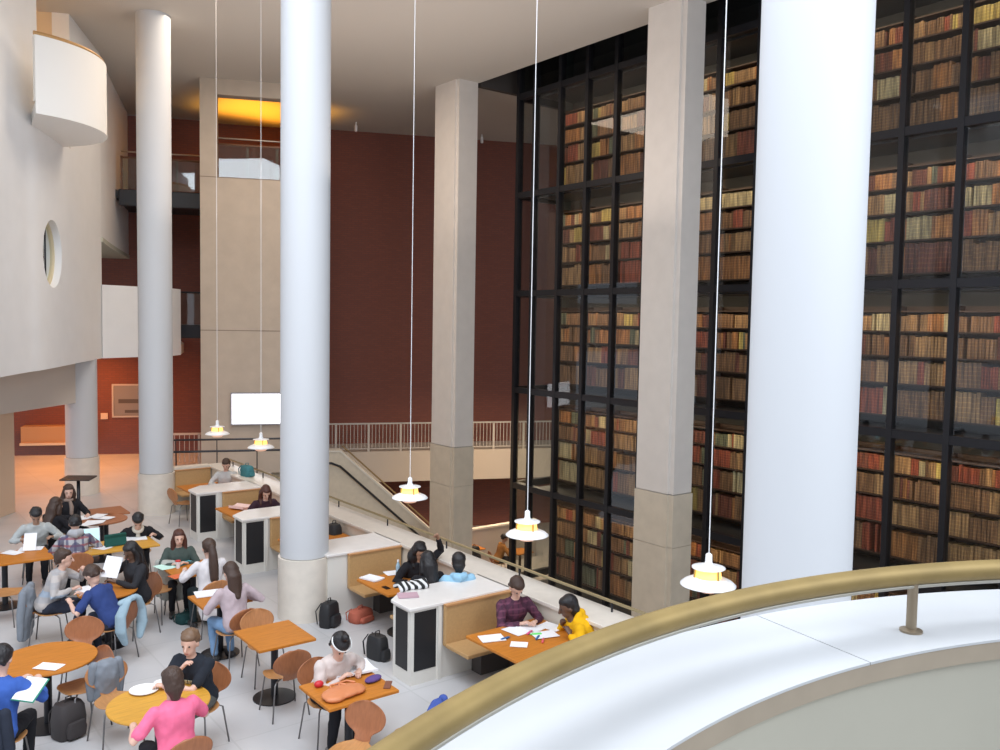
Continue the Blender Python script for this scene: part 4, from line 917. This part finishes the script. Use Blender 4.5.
pt = pz(158, 586, .5); chair(pt.x, pt.y, (-0.75, -0.6), 'chair with a pale stone-grey coat, left of the folders table'); drape(pt.x, pt.y, (-0.75, -0.6), 0.2, 0.80, 0.2, K('stone_coat', (0.42, 0.42, 0.38)), 'pale stone-grey coat hanging on the chair left of the folders table')
def bag(x, y, z, w_, d, h_, mt, label, rz=0, strap=True, name='backpack', cat='bag', tilt=0):
    e = empty(name, (x, y, z), rz, label, cat)
    if tilt: e.rotation_euler = (tilt, 0, rz)
    q = MB(); q.rings([[V((w_ / 2 * k * (abs(cos(a)) ** .5) * (1 if cos(a) > 0 else -1), d / 2 * k * (abs(sin(a)) ** .5) * (1 if sin(a) > 0 else -1), zz)) for a in [2 * pi * i / 24 for i in range(24)]] for zz, k in ((0.0, .9), (0.02, .98), (h_ * .5, 1.02), (h_ * .85, .92), (h_ * .97, .75), (h_, .5))])
    q.build('bag_body', mt, e, autos=True)
    q = MB(); q.rings([[V((w_ / 2 * .7 * k * (abs(cos(a)) ** .5) * (1 if cos(a) > 0 else -1), -d / 2 - .01 + .05 * k * (abs(sin(a)) ** .5) * (1 if sin(a) > 0 else -1), zz)) for a in [2 * pi * i / 20 for i in range(20)]] for zz, k in ((h_ * .08, .9), (h_ * .3, 1.0), (h_ * .5, .8))]); q.build('front_pocket', mt, e, autos=True)
    if strap:
        for s in (-1, 1):
            q = MB(); q.tube([(s * w_ * .2, d / 2, h_ * .92), (s * w_ * .3, d / 2 + .07, h_ * .6), (s * w_ * .35, d / 2 + .03, h_ * .12)], .014, 8, True, .6); q.build('strap', mt, e, smooth=True)
        q = MB(); q.tube([(-.04, 0, h_ * .96), (-.03, 0, h_ + .05), (.03, 0, h_ + .05), (.04, 0, h_ * .96)], .008, 8); q.build('handle', mt, e, smooth=True)
    return e
nyl = mat('black_nylon', (0.018, 0.018, 0.02), 0.6, bump=0.3, nscale=12)
bag(5.72, 11.42, 0, .32, .2, .36, nyl, 'black backpack on the floor at the foot of the middle column', 0.5)
bag(5.68, 9.93, 0, .2, .3, .32, nyl, 'black bag standing left of the black-panelled counter', 0.2)
bag(6.2, 11.35, 0, .38, .24, .18, K('coral', (0.5, 0.14, 0.09)), 'coral red bag on the floor under the booth bench', 0.3)
bag(1.93, 9.95, 0, .32, .24, .38, mat('brown_black_bag', (0.05, 0.042, 0.042), 0.7), 'dark tall bag on the floor beneath the round table with one sheet', 0.4)
bag(2.5, 12.05, 0, .34, .22, .32, nyl, 'black bag on the floor under the small round table', 0.9)
bag(6.5, 14.0, .46, .3, .2, .5, nyl, 'black bag on the bench just right of the middle column', 0.2)
bag(6.9, 13.6, .5, .22, .25, .44, nyl, 'black coat bundle beside the parapet behind the middle column', 0.2, name='coat_bundle')
pt = pz(247, 476, .98); bag(pt.x, pt.y, .98, .2, .34, .24, K('teal', (0.06, 0.2, 0.22)), 'teal bag on the parapet beside the woman in the farthest booth', 0.2, name='teal_bag')
pt = pz(186, 622, 0); bag(pt.x, pt.y, 0, .3, .2, .14, K('dark_teal', (0.02, 0.06, 0.06)), 'dark teal bag on the floor by the white cardigan woman', 0.4)

def sheet(x, y, z, w_, l_, rz, label, mt=paper, name='paper_sheet', cat='paper', t=0.004, group=None, curl=0.004):
    q = MB(); nx = 6; vs = []
    for j in (0, 1):
        for i in range(nx + 1):
            for k in (0, 1):
                xx = -w_ / 2 + w_ * i / nx; vs.append(V((xx, (-l_ / 2, l_ / 2)[k], (0 if j == 0 else t) + curl * (2 * i / nx - 1) ** 2)))
    def ix(j, i, k): return j * (nx + 1) * 2 + i * 2 + k
    fs = []
    for i in range(nx):
        fs += [(ix(1, i, 0), ix(1, i + 1, 0), ix(1, i + 1, 1), ix(1, i, 1)), (ix(0, i, 1), ix(0, i + 1, 1), ix(0, i + 1, 0), ix(0, i, 0)), (ix(0, i, 0), ix(0, i + 1, 0), ix(1, i + 1, 0), ix(1, i, 0)), (ix(0, i, 1), ix(1, i, 1), ix(1, i + 1, 1), ix(0, i + 1, 1))]
    fs += [(ix(0, 0, 0), ix(1, 0, 0), ix(1, 0, 1), ix(0, 0, 1)), (ix(0, nx, 0), ix(0, nx, 1), ix(1, nx, 1), ix(1, nx, 0))]
    q.add(vs, fs); o = q.build(name, mt); o.location = (x, y, z + 0.001); o.rotation_euler = (0, 0, rz); return tag(o, label, cat, group)
TZ = 0.761
def ps(u, v, w_, l_, rz, label, z=TZ, **k): p = pz(u, v, z); return sheet(p.x, p.y, z, w_, l_, rz, label, **k)
ps(49, 667, .17, .27, 0.75, 'white sheet lying near the front edge of the left round table')
ps(492, 639, .21, .29, 1.25, 'stack of white pages at the left end of the papers table', t=.01)
ps(519, 645, .16, .2, .8, 'small white page near the front edge of the papers table')
ps(516, 631, .22, .30, .1, 'white page left of the highlighters on the papers table')
ps(531, 628, .21, .3, .25, 'open white page under the hands of the person in purple', t=.008)
ps(551, 627, .21, .3, .2, 'white page beside the parapet on the papers table')
ps(545, 635, .21, .3, 1.3, 'white page in front of the person in yellow', z=TZ + .005)
ps(372, 579, .21, .30, .3, 'white and green notebook on the table left of the water bottle', t=.02, name='notebook', cat='notebook')
ps(395, 573, .22, .30, 1.4, 'white pages under the water bottle')
ps(31, 549, .24, .34, 1.2, 'white pages before the person in the light grey sweater')
ps(12, 553, .2, .3, .6, 'white pages at the left edge of the long table')
ps(133, 539, .3, .42, 1.4, 'open white book before the person with the pale scarf', t=.015, name='open_book', cat='book')
ps(102, 548, .2, .26, .6, 'white sheet right of the plaid shirt person')
for i, (u, v, r, z) in enumerate(((82, 518, .3, 0), (95, 522, 1.1, .005), (104, 518, .7, .01), (90, 524, 1.9, .015), (98, 516, 2.4, .02))):
    ps(u, v, .22, .32, r, ['white sheet leftmost on the paper-heaped round table', 'white sheet in the middle of the heaped round table', 'white sheet rightmost on the heaped round table', 'white sheet nearest on the heaped round table', 'white sheet farthest on the heaped round table'][i], z=TZ + z)
ps(165, 567, .24, .30, .2, 'pale mint open folder before the smiling woman', mt=mat('mint', (0.6, 0.85, 0.75), .7), name='folder', cat='folder')
ps(181, 563, .30, .26, .4, 'turquoise folder before the smiling woman', mt=mat('turquoise', (0.12, 0.55, 0.62), .6), name='folder', cat='folder', z=TZ + .003)
ps(180, 576, .28, .2, .2, 'orange-red folder at the edge of the folders table', mt=mat('orange_red', (0.7, 0.15, 0.05), .6), name='folder', cat='folder')
ps(209, 594, .28, .36, 1.4, 'white sheets before the woman in the dusty pink top', t=.01)
ps(84, 590, .24, .3, .2, 'white papers under the arm of the striped-sweater man')
ps(470, 537, .1, .1, 0, '', z=TZ) if False else None
o = ps(352, 671, .34, .46, 1.45, 'large open book before the woman with the headband', name='open_book', cat='book', t=.02, curl=0.02)
ps(239, 494, .25, .5, 1.5, 'white sheet on the farthest partition top', z=.982) if False else None
ps(408, 596, .2, .26, 1.15, 'pinkish magazine on the white counter end', mt=mat('pink_mag', (0.55, 0.36, 0.42), .5), z=.981, name='magazine', cat='magazine', t=.012)
ps(240, 509, .25, .35, .5, 'pink and white bag of papers on the auburn-haired woman\'s table', mt=mat('pink_paper', (0.85, 0.6, 0.55), .6), t=.05, curl=.03)
# striped scarf heap on counter
p = pz(416, 589, .98); e = MB()
for i in range(7):
    a = i * .9; e.tube([(-.22 + .06 * i, -.10 + .03 * sin(a), .03), (-.19 + .06 * i, .0, .055 + .02 * cos(a)), (-.2 + .06 * i, .11, .03)], [.035, .042, .035], 10, True)
o = e.build('striped_scarf', stripes('bw_stripe', [(0.75, 0.75, 0.75), (0.02, 0.02, 0.02)], 0, 11), remesh=.012); o.location = (p.x, p.y + .08, .98); tag(o, 'black and white striped scarf heaped on the white counter', 'scarf')
# held document and sheet
def held(u, v, z, w_, l_, rot, label, mt=paper, name='document', edge=None):
    p = pz(u, v, z); q = MB(); q.box(-w_ / 2, w_ / 2, -l_ / 2, l_ / 2, 0, .006); o = q.build(name, mt); o.location = p; o.rotation_euler = rot; tag(o, label, 'document')
    if edge:
        q = MB(); q.box(-w_ / 2 - .008, w_ / 2 + .012, -l_ / 2 - .008, l_ / 2 + .008, -.008, -.001); q.build('green_cover', edge, o)
held(30, 689, .93, .20, .27, (.45, .1, -.7), 'white document with a green edge in the hands of the blue-topped reader', mt=paper, edge=mat('edge_green', (0.03, 0.25, 0.16), .6))
held(112, 567, 1.0, .22, .30, (1.0, .15, -.55), 'white sheet held up by the woman in the dark jacket')
held(30, 543, .86, .18, .34, (.9, 0, -.3), 'open white book tilted in the hands of the grey sweater person')
# laptops / green case
lp = empty('laptop', tuple(pz(90, 545, TZ)), -.1, 'silver laptop open before the plaid shirt person', 'laptop')
q = MB(); q.box(-.17, .17, -.12, .12, 0, .016); q.build('keyboard_base', mat('silver', (0.6, 0.6, 0.62), .4, metal=.5), lp, bevel=.004)
q = MB(); q.box(-.17, .17, .0, .012, 0, .23, Matrix.Translation((0, .12, .014)) @ Matrix.Rotation(-.25, 4, 'X')); sc1 = q.build('screen_lid', mat('silver', (0.6, 0.6, 0.62), .4), lp, bevel=.004)
q = MB(); q.box(-.155, .155, -.003, .0, .015, .215, Matrix.Translation((0, .12, .014)) @ Matrix.Rotation(-.25, 4, 'X')); q.build('display', mat('display', (0.4, 0.7, 0.75), .3, emit=(0.5, 0.85, 0.9), es=.6), lp)
p = pz(116, 546, TZ); e = empty('tablet_case', tuple(p), .1, 'dark green case standing on the golden table', 'tablet case')
q = MB(); q.box(-.17, .17, -.03, .0, 0, .2, Matrix.Rotation(-.3, 4, 'X')); q.build('cover', K('bottle_green', (0.02, 0.09, 0.075)), e, bevel=.01)
q = MB(); q.box(-.17, .17, .05, .07, 0, .18, Matrix.Rotation(.3, 4, 'X')); q.build('stand_flap', K('bottle_green', (0.02, 0.09, 0.075)), e, bevel=.008)
lp2 = empty('laptop', (6.88, 16.25, TZ), 1.3, 'white laptop beside the auburn-haired woman, at the column edge', 'laptop')
q = MB(); q.box(-.17, .17, -.12, .12, 0, .016); q.build('keyboard_base', paper, lp2, bevel=.004)
q = MB(); q.box(-.17, .17, .0, .012, 0, .23, Matrix.Translation((0, .12, .014)) @ Matrix.Rotation(-.2, 4, 'X')); q.build('screen_lid', paper, lp2, bevel=.004)
# bottle
p = pz(398, 576, TZ); e = empty('water_bottle', tuple(p), 0, 'clear blue water bottle on the long-haired group\'s booth table', 'bottle')
q = MB(); q.lathe([(.03, 0), (.034, .01), (.034, .14), (.028, .17), (.013, .2), (.013, .215)], seg=20); q.build('bottle_body', mat('bottle_blue', (0.35, 0.5, 0.6), .15), e, smooth=True)
q = MB(); q.lathe([(.015, .215), (.015, .24)], seg=16); q.build('cap', paper, e, autos=True)
# cup
p = pz(178, 568, TZ); e = empty('paper_cup', tuple(p), 0, 'white and red paper cup on the folders table', 'cup')
q = MB(); q.lathe([(.027, 0), (.037, .1)], seg=20); q.build('cup_body', paper, e, autos=True)
q = MB(); q.lathe([(.04, .1), (.04, .112), (.03, .118)], seg=20); q.build('lid', mat('red_lid', (0.6, 0.05, 0.05), .4), e, autos=True)
# plates
for (u, v, r, lb) in ((144, 691, .14, 'large white plate on the golden round table'), (163, 684, .09, 'small white saucer behind the plate on the golden round table')):
    p = pz(u, v, TZ); q = MB(); q.lathe([(r * .55, 0), (r * .65, .004), (r, .016), (r, .02), (r * .62, .009), (.001, .008)], seg=40); o = q.build('plate', mat('porcelain', (0.88, 0.86, 0.82), .25), autos=True); o.location = p; tag(o, lb, 'plate')
# orange bag, red purse, purple pouch, pencil on table 2
e = empty('leather_tote', (3.97, 7.62, TZ), .1, 'soft orange leather tote bag lying flat on the square table', 'bag')
q = MB(); q.ell((0, 0, .035), (.24, .14, .045)); q.ell((-.12, -.05, .03), (.12, .1, .04)); q.ell((.12, -.03, .03), (.12, .1, .035)); q.build('bag_body', mat('orange_leather', (0.62, 0.22, 0.09), .45, bump=.6, nscale=9), e, remesh=.012)
for s in (-1, 1):
    q = MB(); q.tube([(.05 * s - .05, .06, .07), (.05 * s - .02, .12, .075), (.05 * s + .08, .13, .07), (.05 * s + .12, .05, .07)], .011, 8, True); q.build('handle', mat('orange_leather', (0.62, 0.22, 0.09), .45), e, smooth=True)
q = MB(); q.ell((0, 0, .03), (.05, .04, .035)); o = q.build('red_purse', mat('red', (0.55, 0.02, 0.03), .5), smooth=True); o.location = (3.86, 7.93, TZ); tag(o, 'small red purse left of the open book', 'purse')
q = MB(); q.ell((0, 0, .025), (.11, .06, .03)); o = q.build('pencil_pouch', K('purple', (0.12, 0.07, 0.22)), smooth=True); o.location = (4.38, 7.74, TZ); o.rotation_euler = (0, 0, .3); tag(o, 'dark purple pencil pouch right of the orange tote', 'pouch')
q = MB(); q.box(-.09, .09, -.035, .035, 0, .012); o = q.build('wallet', mat('brown_leather', (0.2, 0.07, 0.04), .5), bevel=.004); o.location = (4.45, 7.56, TZ); o.rotation_euler = (0, 0, .9); tag(o, 'slim brown wallet near the right corner of the square table', 'wallet')
# highlighters and pens
for (u, v, c, nm, lb) in ((535, 634, (0.15, 0.7, 0.15), 'green', 'green highlighter on the papers table'), (538, 637, (0.02, 0.12, 0.3), 'dark_blue', 'dark blue marker on the papers table'), (543, 640, (0.7, 0.1, 0.12), 'pen_red', 'red pen at the elbow of the person in yellow'), (506, 638, (0.03, 0.12, 0.3), 'pen_blue', 'blue pencil case between the white pages'), (530, 632, (0.75, 0.1, 0.25), 'pen_pink', 'pink highlighter on the papers table')):
    p = pz(u, v, TZ + .014); q = MB(); q.tube([(-.07, 0, 0), (.03, 0, 0)], .014, 10, True); q.tube([(.03, 0, 0), (.065, 0, 0)], [.012, .006], 10); o = q.build('highlighter', mat('pl_' + nm, c, .4), smooth=True); o.location = p; o.rotation_euler = (0, 0, random.uniform(0, 3)); tag(o, lb, 'highlighter')
p = pz(386, 588, TZ); q = MB(); q.box(-.035, .035, -.07, .07, 0, .01); o = q.build('phone', mat('phone_black', (0.01, 0.01, 0.01), .2), bevel=.004); o.location = p; tag(o, 'black phone on the booth table with the water bottle', 'phone')
# lectern
e = empty('lectern', (4.0, 19.35, 0), -.6, 'black lectern stand in front of the column under the mezzanine', 'lectern')
q = MB(); q.tube([(0, 0, .02), (0, 0, 1.12)], .035, 12); q.build('pole', blackmetal, e, smooth=True)
q = MB(); q.box(-.30, .30, -.2, .2, 0, .03, Matrix.Translation((0, 0, 1.12)) @ Matrix.Rotation(.05, 4, 'X')); q.build('sloped_top', mat('lectern_top', (0.05, 0.03, 0.022), .5), e, bevel=.006)
q = MB(); q.lathe([(.24, 0), (.24, .015), (.04, .035)], seg=30); q.build('base', blackmetal, e, autos=True)

# back area beneath the mezzanine: picture frame, socket light, lit alcove box
def wallbox(u0, v0, u1, v1, d, depth, name, mt, label, cat, bevel=.0):
    a = bl(pl(u0, v0, BN, d)); b_ = bl(pl(u1, v1, BN, d)); q = MB(); q.box(a.x, b_.x, d - depth, d, b_.z, a.z, TB); o = q.build(name, mt, bevel=bevel); return tag(o, label, cat)
e = empty('framed_picture', (0, 0, 0), 0, 'pale metal framed landscape picture on the orange-lit brick wall', 'picture')
a = bl(pl(112, 384, BN, DW)); b_ = bl(pl(146, 417, BN, DW))
q = MB()
for x0, x1, z0, z1 in ((a.x, b_.x, a.z - .05, a.z), (a.x, b_.x, b_.z, b_.z + .05), (a.x, a.x + .05, b_.z + .05, a.z - .05), (b_.x - .05, b_.x, b_.z + .05, a.z - .05)): q.box(x0, x1, DW - .06, DW - .005, z0, z1, TB)
q.build('frame', mat('frame_pale', (0.55, 0.5, 0.46), .5), e)
q = MB(); q.box(a.x + .05, b_.x - .05, DW - .03, DW - .005, b_.z + .05, a.z - .05, TB); q.build('print', mat('print_grey', (0.26, 0.25, 0.25), .4), e)
q = MB(); q.box(a.x + .2, b_.x - .05, DW - .034, DW - .03, b_.z + .48, b_.z + .62, TB); q.box(a.x + .4, b_.x - .05, DW - .034, DW - .03, b_.z + .15, b_.z + .25, TB); q.build('print_bands', mat('print_dark', (0.1, 0.085, 0.08), .4), e)
wallbox(101, 413, 108, 419, DW, .06, 'wall_socket_plate', mat('plate_cream', (0.75, 0.6, 0.45), .5), 'small square cream plate on the orange-lit brick wall left of the picture', 'wall plate', .005)
e = empty('wooden_counter', (0, 0, 0), 0, 'pale wooden boxed counter against the brick wall under the mezzanine', 'counter')
a = bl(pl(25, 425, BN, DW)); b_ = bl(pl(72, 442, BN, DW))
q = MB(); q.box(a.x, b_.x + .6, DW - .5, DW, .28, a.z, TB); q.build('counter_box', mat('pale_wood', (0.55, 0.3, 0.13), .5), e)
q = MB(); q.box(a.x - .03, b_.x + .6, DW - .56, DW, .2, .28, TB); q.build('ledge', mat('ledge_light', (0.8, 0.58, 0.36), .5), e)
# big white screen
e = empty('wall_screen', (0, 0, 0), 0, 'bright white display screen on the beige block wall', 'screen')
a = bl(pl(232, 394, BN, 25.9)); b_ = bl(pl(300, 423, BN, 25.9))
q = MB(); q.box(a.x - .04, b_.x + .04, 25.86, 25.97, b_.z - .04, a.z + .04, TB); q.build('screen_frame', mat('frame_grey', (0.3, 0.3, 0.33), .4), e)
q = MB(); q.box(a.x, b_.x, 25.85, 25.86, b_.z, a.z, TB); q.build('display', mat('screen_white', (0.8, 0.8, 0.8), .4, emit=(0.95, 0.95, 1), es=2.2), e)
# upper glass balustrades
def glassbal(x0, x1, d, z, label, np_=4, base=None):
    e = empty('glass_balustrade', (0, 0, 0), 0, label, 'balustrade')
    q = MB(); q.tube([TB @ V((x0, d, z + 1.12)), TB @ V((x1, d, z + 1.12))], .022); q.build('top_rail', mat('steel_rail', (0.45, 0.38, 0.32), .4, metal=.6), e, smooth=True)
    q = MB(); q.tube([TB @ V((x0, d, z + .95)), TB @ V((x1, d, z + .95))], .03); q.build('handrail', mat('rail_brown', (0.16, 0.08, 0.05), .5), e, smooth=True)
    for i in range(np_):
        xx = x0 + (x1 - x0) * i / (np_ - 1); q = MB(); q.box(xx - .03, xx + .03, d + .02, d + .06, z, z + 1.0, TB); q.build('post', mat('rail_brown', (0.16, 0.08, 0.05), .5), e)
    q = MB(); q.box(x0 + .03, x1 - .03, d - .006, d + .006, z + .04, z + .92, TB); q.build('glass_panel', bglass, e)
glassbal(o0.x, cr, D0 + .18, oz0, 'glass balustrade in the yellow-lit opening of the beige block wall', 4)
xg = bl(pl(121, 160, BN, 27.9)).x
glassbal(xg, xl - .05, 27.95, 8.2, 'glass balustrade with a black base on the upper gallery left of the block wall', 4)
q = MB(); q.box(xg - .05, xl, 27.75, 28.0, 7.72, 8.2, TB); tag(q.build('gallery_fascia', mat('fascia_black', (0.03, 0.035, 0.045), .4), bevel=.03), 'black fascia beam under the upper glass balustrade', 'fascia')

# ceiling fixtures
def spot(u, v, lb, z=CZ, r=.05):
    p = pz(u, v, z); e = empty('ceiling_spotlight', (p.x, p.y, z), 0, lb, 'spotlight')
    q = MB(); q.lathe([(.02, 0), (.02, -.12)], seg=12); q.build('stem', lamp_white, e); q = MB(); q.lathe([(r * .6, -.1), (r, -.13), (r, -.3), (r * .7, -.32)], seg=20); q.build('can', lamp_white, e, autos=True)
spot(356, 122, 'white ceiling spotlight left of the thin lamp cord, above the brick wall'); spot(482, 134, 'white ceiling spotlight right of the square pillar')
q = MB(); q.lathe([(.16, 0), (.16, -.04), (.1, -.09), (.02, -.1)], seg=24); o = q.build('ceiling_rose', lamp_white, autos=True); o.location = (6.45, 18.1, CZ); tag(o, 'small white ceiling rose of the farthest pendant cord', 'ceiling rose')

# lower level: partition, small table, person in brown, notice
q = MB(); a = pz(452, 560, -3.2)
e = empty('lower_screen', (0, 0, 0), 0, 'pale low partition on the lower level behind the square pillar', 'partition')
pA_ = px(468, 524, 16.6); q.box(15.2, 18.3, 21.6, 21.75, -3.2, -2.0); q.build('panel', mat('lower_panel', (0.5, 0.42, 0.36), .7), e)
q = MB(); q.box(15.2, 18.3, 21.58, 21.77, -2.0, -1.95); q.build('top_cap', stone, e)
P23 = pz(498, 556, -2.55)
person((P23.x, P23.y), (0.9, -0.3), 'person in an ochre top sitting on the lower level beyond the parapet', lean=.35, pitch=.5, hair=hairb, skin=skinm, top=K('ochre', (0.33, 0.15, 0.045)), z0=-3.2)
chair(P23.x, P23.y, (0.9, -0.3), 'chair on the lower level under the ochre-topped person').location.z = -3.2
tt_ = sq_table(P23.x + .65, P23.y - .25, .6, .6, 'orange-topped table on the lower level beside the ochre-topped person', oak); tt_.location.z = -3.2
P24 = pz(471, 553, -2.55); tt_ = sq_table(P24.x + .1, P24.y + .2, .7, .7, 'orange-edged table on the lower level hard by the square pillar', oak); tt_.location.z = -3.2
bag(P24.x - .1, P24.y - .3, -2.75, .3, .3, .5, nyl, 'black bag on a lower-level chair at the square pillar', .3)

# ------------------------------------------------------------------ balcony in front of the camera
s_ = 1.1
Cm = V((1.36 * s_, -0.96 * s_, 0)); Cr = V((1.26 * s_, -0.82 * s_, 0)); zr = H - 0.55 * s_; zm = H - 0.68 * s_
def arcp(c, r, a0, a1, n, z): return [V((c.x + r * cos(a0 + (a1 - a0) * k / n), c.y + r * sin(a0 + (a1 - a0) * k / n), z)) for k in range(n + 1)]
A0, A1 = radians(-40), radians(215); N = 120
e = empty('balcony_parapet', (0, 0, 0), 0, 'curved white marble parapet in the foreground under the bronze handrail', 'parapet')
q = MB(); ri, ro = 1.89 * s_, 2.205 * s_
def band(q, r0, r1, z0, z1, a0=A0, a1=A1, n=N):
    q.prism([(p.x, p.y) for p in arcp(Cm, r1, a0, a1, n, 0)] + [(p.x, p.y) for p in arcp(Cm, r0, a0, a1, n, 0)[::-1]], z0, z1)
    return q
segs = 7
for i in range(segs):
    a = A0 + (A1 - A0) * i / segs + radians(11.5); b_ = A0 + (A1 - A0) * (i + 1) / segs + radians(11.5) - 0.0015
    q = MB(); band(q, ri, ro, zm - .006, zm, a, min(b_, A1), 24); q.build('marble_slab', marble, e, autos=True)
q = MB(); band(q, ri + .002, ro - .003, zm - .05, zm - .006); q.build('edge_band', edgestone, e, autos=True)
q = MB(); band(q, ri + .014, ri + .1, zm - 1.0, zm - .05); q.build('inner_wall', innerwall, e, autos=True)
q = MB(); band(q, ro - .12, ro - .03, zm - 1.3, zm - .05); q.build('outer_wall', white, e, autos=True)
q = MB(); q.prism([(p.x, p.y) for p in arcp(Cm, ro - .05, A0, A1, 60, 0)] + [(-4, -4), (5, -4)], zm - 1.35, zm - 1.0); struct(q.build('floor_balcony', flo))
e = empty('bronze_handrail', (0, 0, 0), 0, 'thick bronze handrail curving across the bottom right foreground', 'handrail')
q = MB(); q.tube(arcp(Cr, 1.885 * s_, radians(-35), radians(212), 140, zr), .0245, 20); q.build('rail', bronze, e, smooth=True)
q = MB(); q.tube(arcp(Cr, 1.885 * s_, radians(-35), radians(212), 140, zr - .028), .011, 10, False, 0.6); q.build('rail_underside_strip', mat('strip_grey', (0.4, 0.38, 0.33), .4, metal=.5), e, smooth=True)
pp = pz(909, 622, zm); ang0 = atan2(pp.y - Cr.y, pp.x - Cr.x) + 0.022
for da in (0, radians(33), radians(66), radians(99), radians(-33), radians(-66)):
    if da in (radians(33),): da = radians(62)
    a = ang0 + da; p = V((Cr.x + 1.885 * s_ * cos(a), Cr.y + 1.885 * s_ * sin(a), zm))
    if da and not (da < 0 or da > radians(58)): continue
    q = MB(); q.lathe([(.0125, .0), (.0125, zr - zm - .02)], c=(p.x, p.y), seg=20)
    o = q.build('post', mat('post_bronze', (0.3, 0.24, 0.17), .4, metal=.7), e, autos=True); o.location = (0, 0, zm)
    q = MB(); q.lathe([(.027, .0), (.027, .005), (.014, .009)], c=(p.x, p.y), seg=28); o2 = q.build('flange', mat('post_bronze', (0.3, 0.24, 0.17), .4, metal=.7), o, autos=True)

# ------------------------------------------------------------------ lights
wd = bpy.data.worlds.new('world'); sc.world = wd; wd.use_nodes = True
bg = wd.node_tree.nodes['Background']; bg.inputs[0].default_value = (0.80, 0.88, 1.0, 1); bg.inputs[1].default_value = 0.85
def area(name, loc, tgt, size, size_y, power, col, spread=None):
    L = bpy.data.lights.new(name, 'AREA'); L.shape = 'RECTANGLE'; L.size = size; L.size_y = size_y; L.energy = power; L.color = col
    o = bpy.data.objects.new(name, L); COL.objects.link(o); o.location = loc; d = V(tgt) - V(loc); o.rotation_euler = d.to_track_quat('-Z', 'Y').to_euler()
    if spread: L.spread = spread
    return o
area('skylight', (0.6, 4.5, 13.8), (3.8, 9.5, 0.0), 9, 9, 1500, (0.88, 0.93, 1.0))
area('gallery_lamp', TB @ V((xl + 1.8, 29.2, 10.2)), TB @ V((xl + 1.8, 29.2, 12)), 3.4, 2.6, 60, (1.0, 0.46, 0.05), radians(120))
for x, y, pw_ in ((5.4, 27.5, 110), (3.0, 25.0, 45), (6.5, 30.0, 55)):
    area('mezzanine_downlight', (x, y, 3.3), (x, y, 0), 0.8, 0.8, pw_, (1.0, 0.36, 0.09))
area('left_wall_fill', (6.5, -3.5, 8.5), (3.5, 16.0, 5.5), 6, 4, 430, (0.86, 0.92, 1.0))  # added fill that brightens the left wall and pillar faces, no window modelled
area('booth_ceiling_lamp', (8.5, 19.0, 11.1), (8.5, 19.0, 0), 5, 5, 300, (1.0, 0.84, 0.68))
area('ceiling_fill', (9.5, 15.0, 6.5), (9.5, 15.0, 12), 7, 9, 170, (1.0, 0.88, 0.80))  # unseen fill added to lift the ceiling, hangs free without a fixture
area('recess_lamp', (2.2, 20.3, 10.9), (2.4, 20, 8), 0.6, 0.6, 25, (1.0, 0.7, 0.4))
area('mezzanine_lamp', (5.0, 27.5, 6.45), (5, 27.5, 5), 0.8, 0.8, 25, (1.0, 0.8, 0.6))
area('lower_level_lamp', (17.0, 21.0, 2.0), (17.0, 21.0, -3), 1.5, 1.5, 260, (1.0, 0.75, 0.5))
for s in range(5):  # fill strips added inside the tower to brighten the books
    L = bpy.data.lights.new('shelf_fill', 'AREA'); L.shape = 'RECTANGLE'; L.size = 13.5; L.size_y = 0.08; L.energy = 45; L.color = (1.0, 0.78, 0.5)
    o = bpy.data.objects.new('shelf_fill', L); COL.objects.link(o); dz = V((0.55, 0, -0.83)).normalized(); xx = V((0, 1, 0)); yy = (-dz).cross(xx)
    Mx = Matrix((xx, yy, -dz)).transposed().to_4x4(); Mx.translation = V((TX + 0.35, 11.5, LV[s + 1] - 0.2)); o.matrix_world = Mx
sc.view_settings.view_transform = 'Standard'; sc.view_settings.look = 'None'; sc.view_settings.exposure = 0.28; sc.view_settings.gamma = 1
sc.view_settings.use_curve_mapping = False
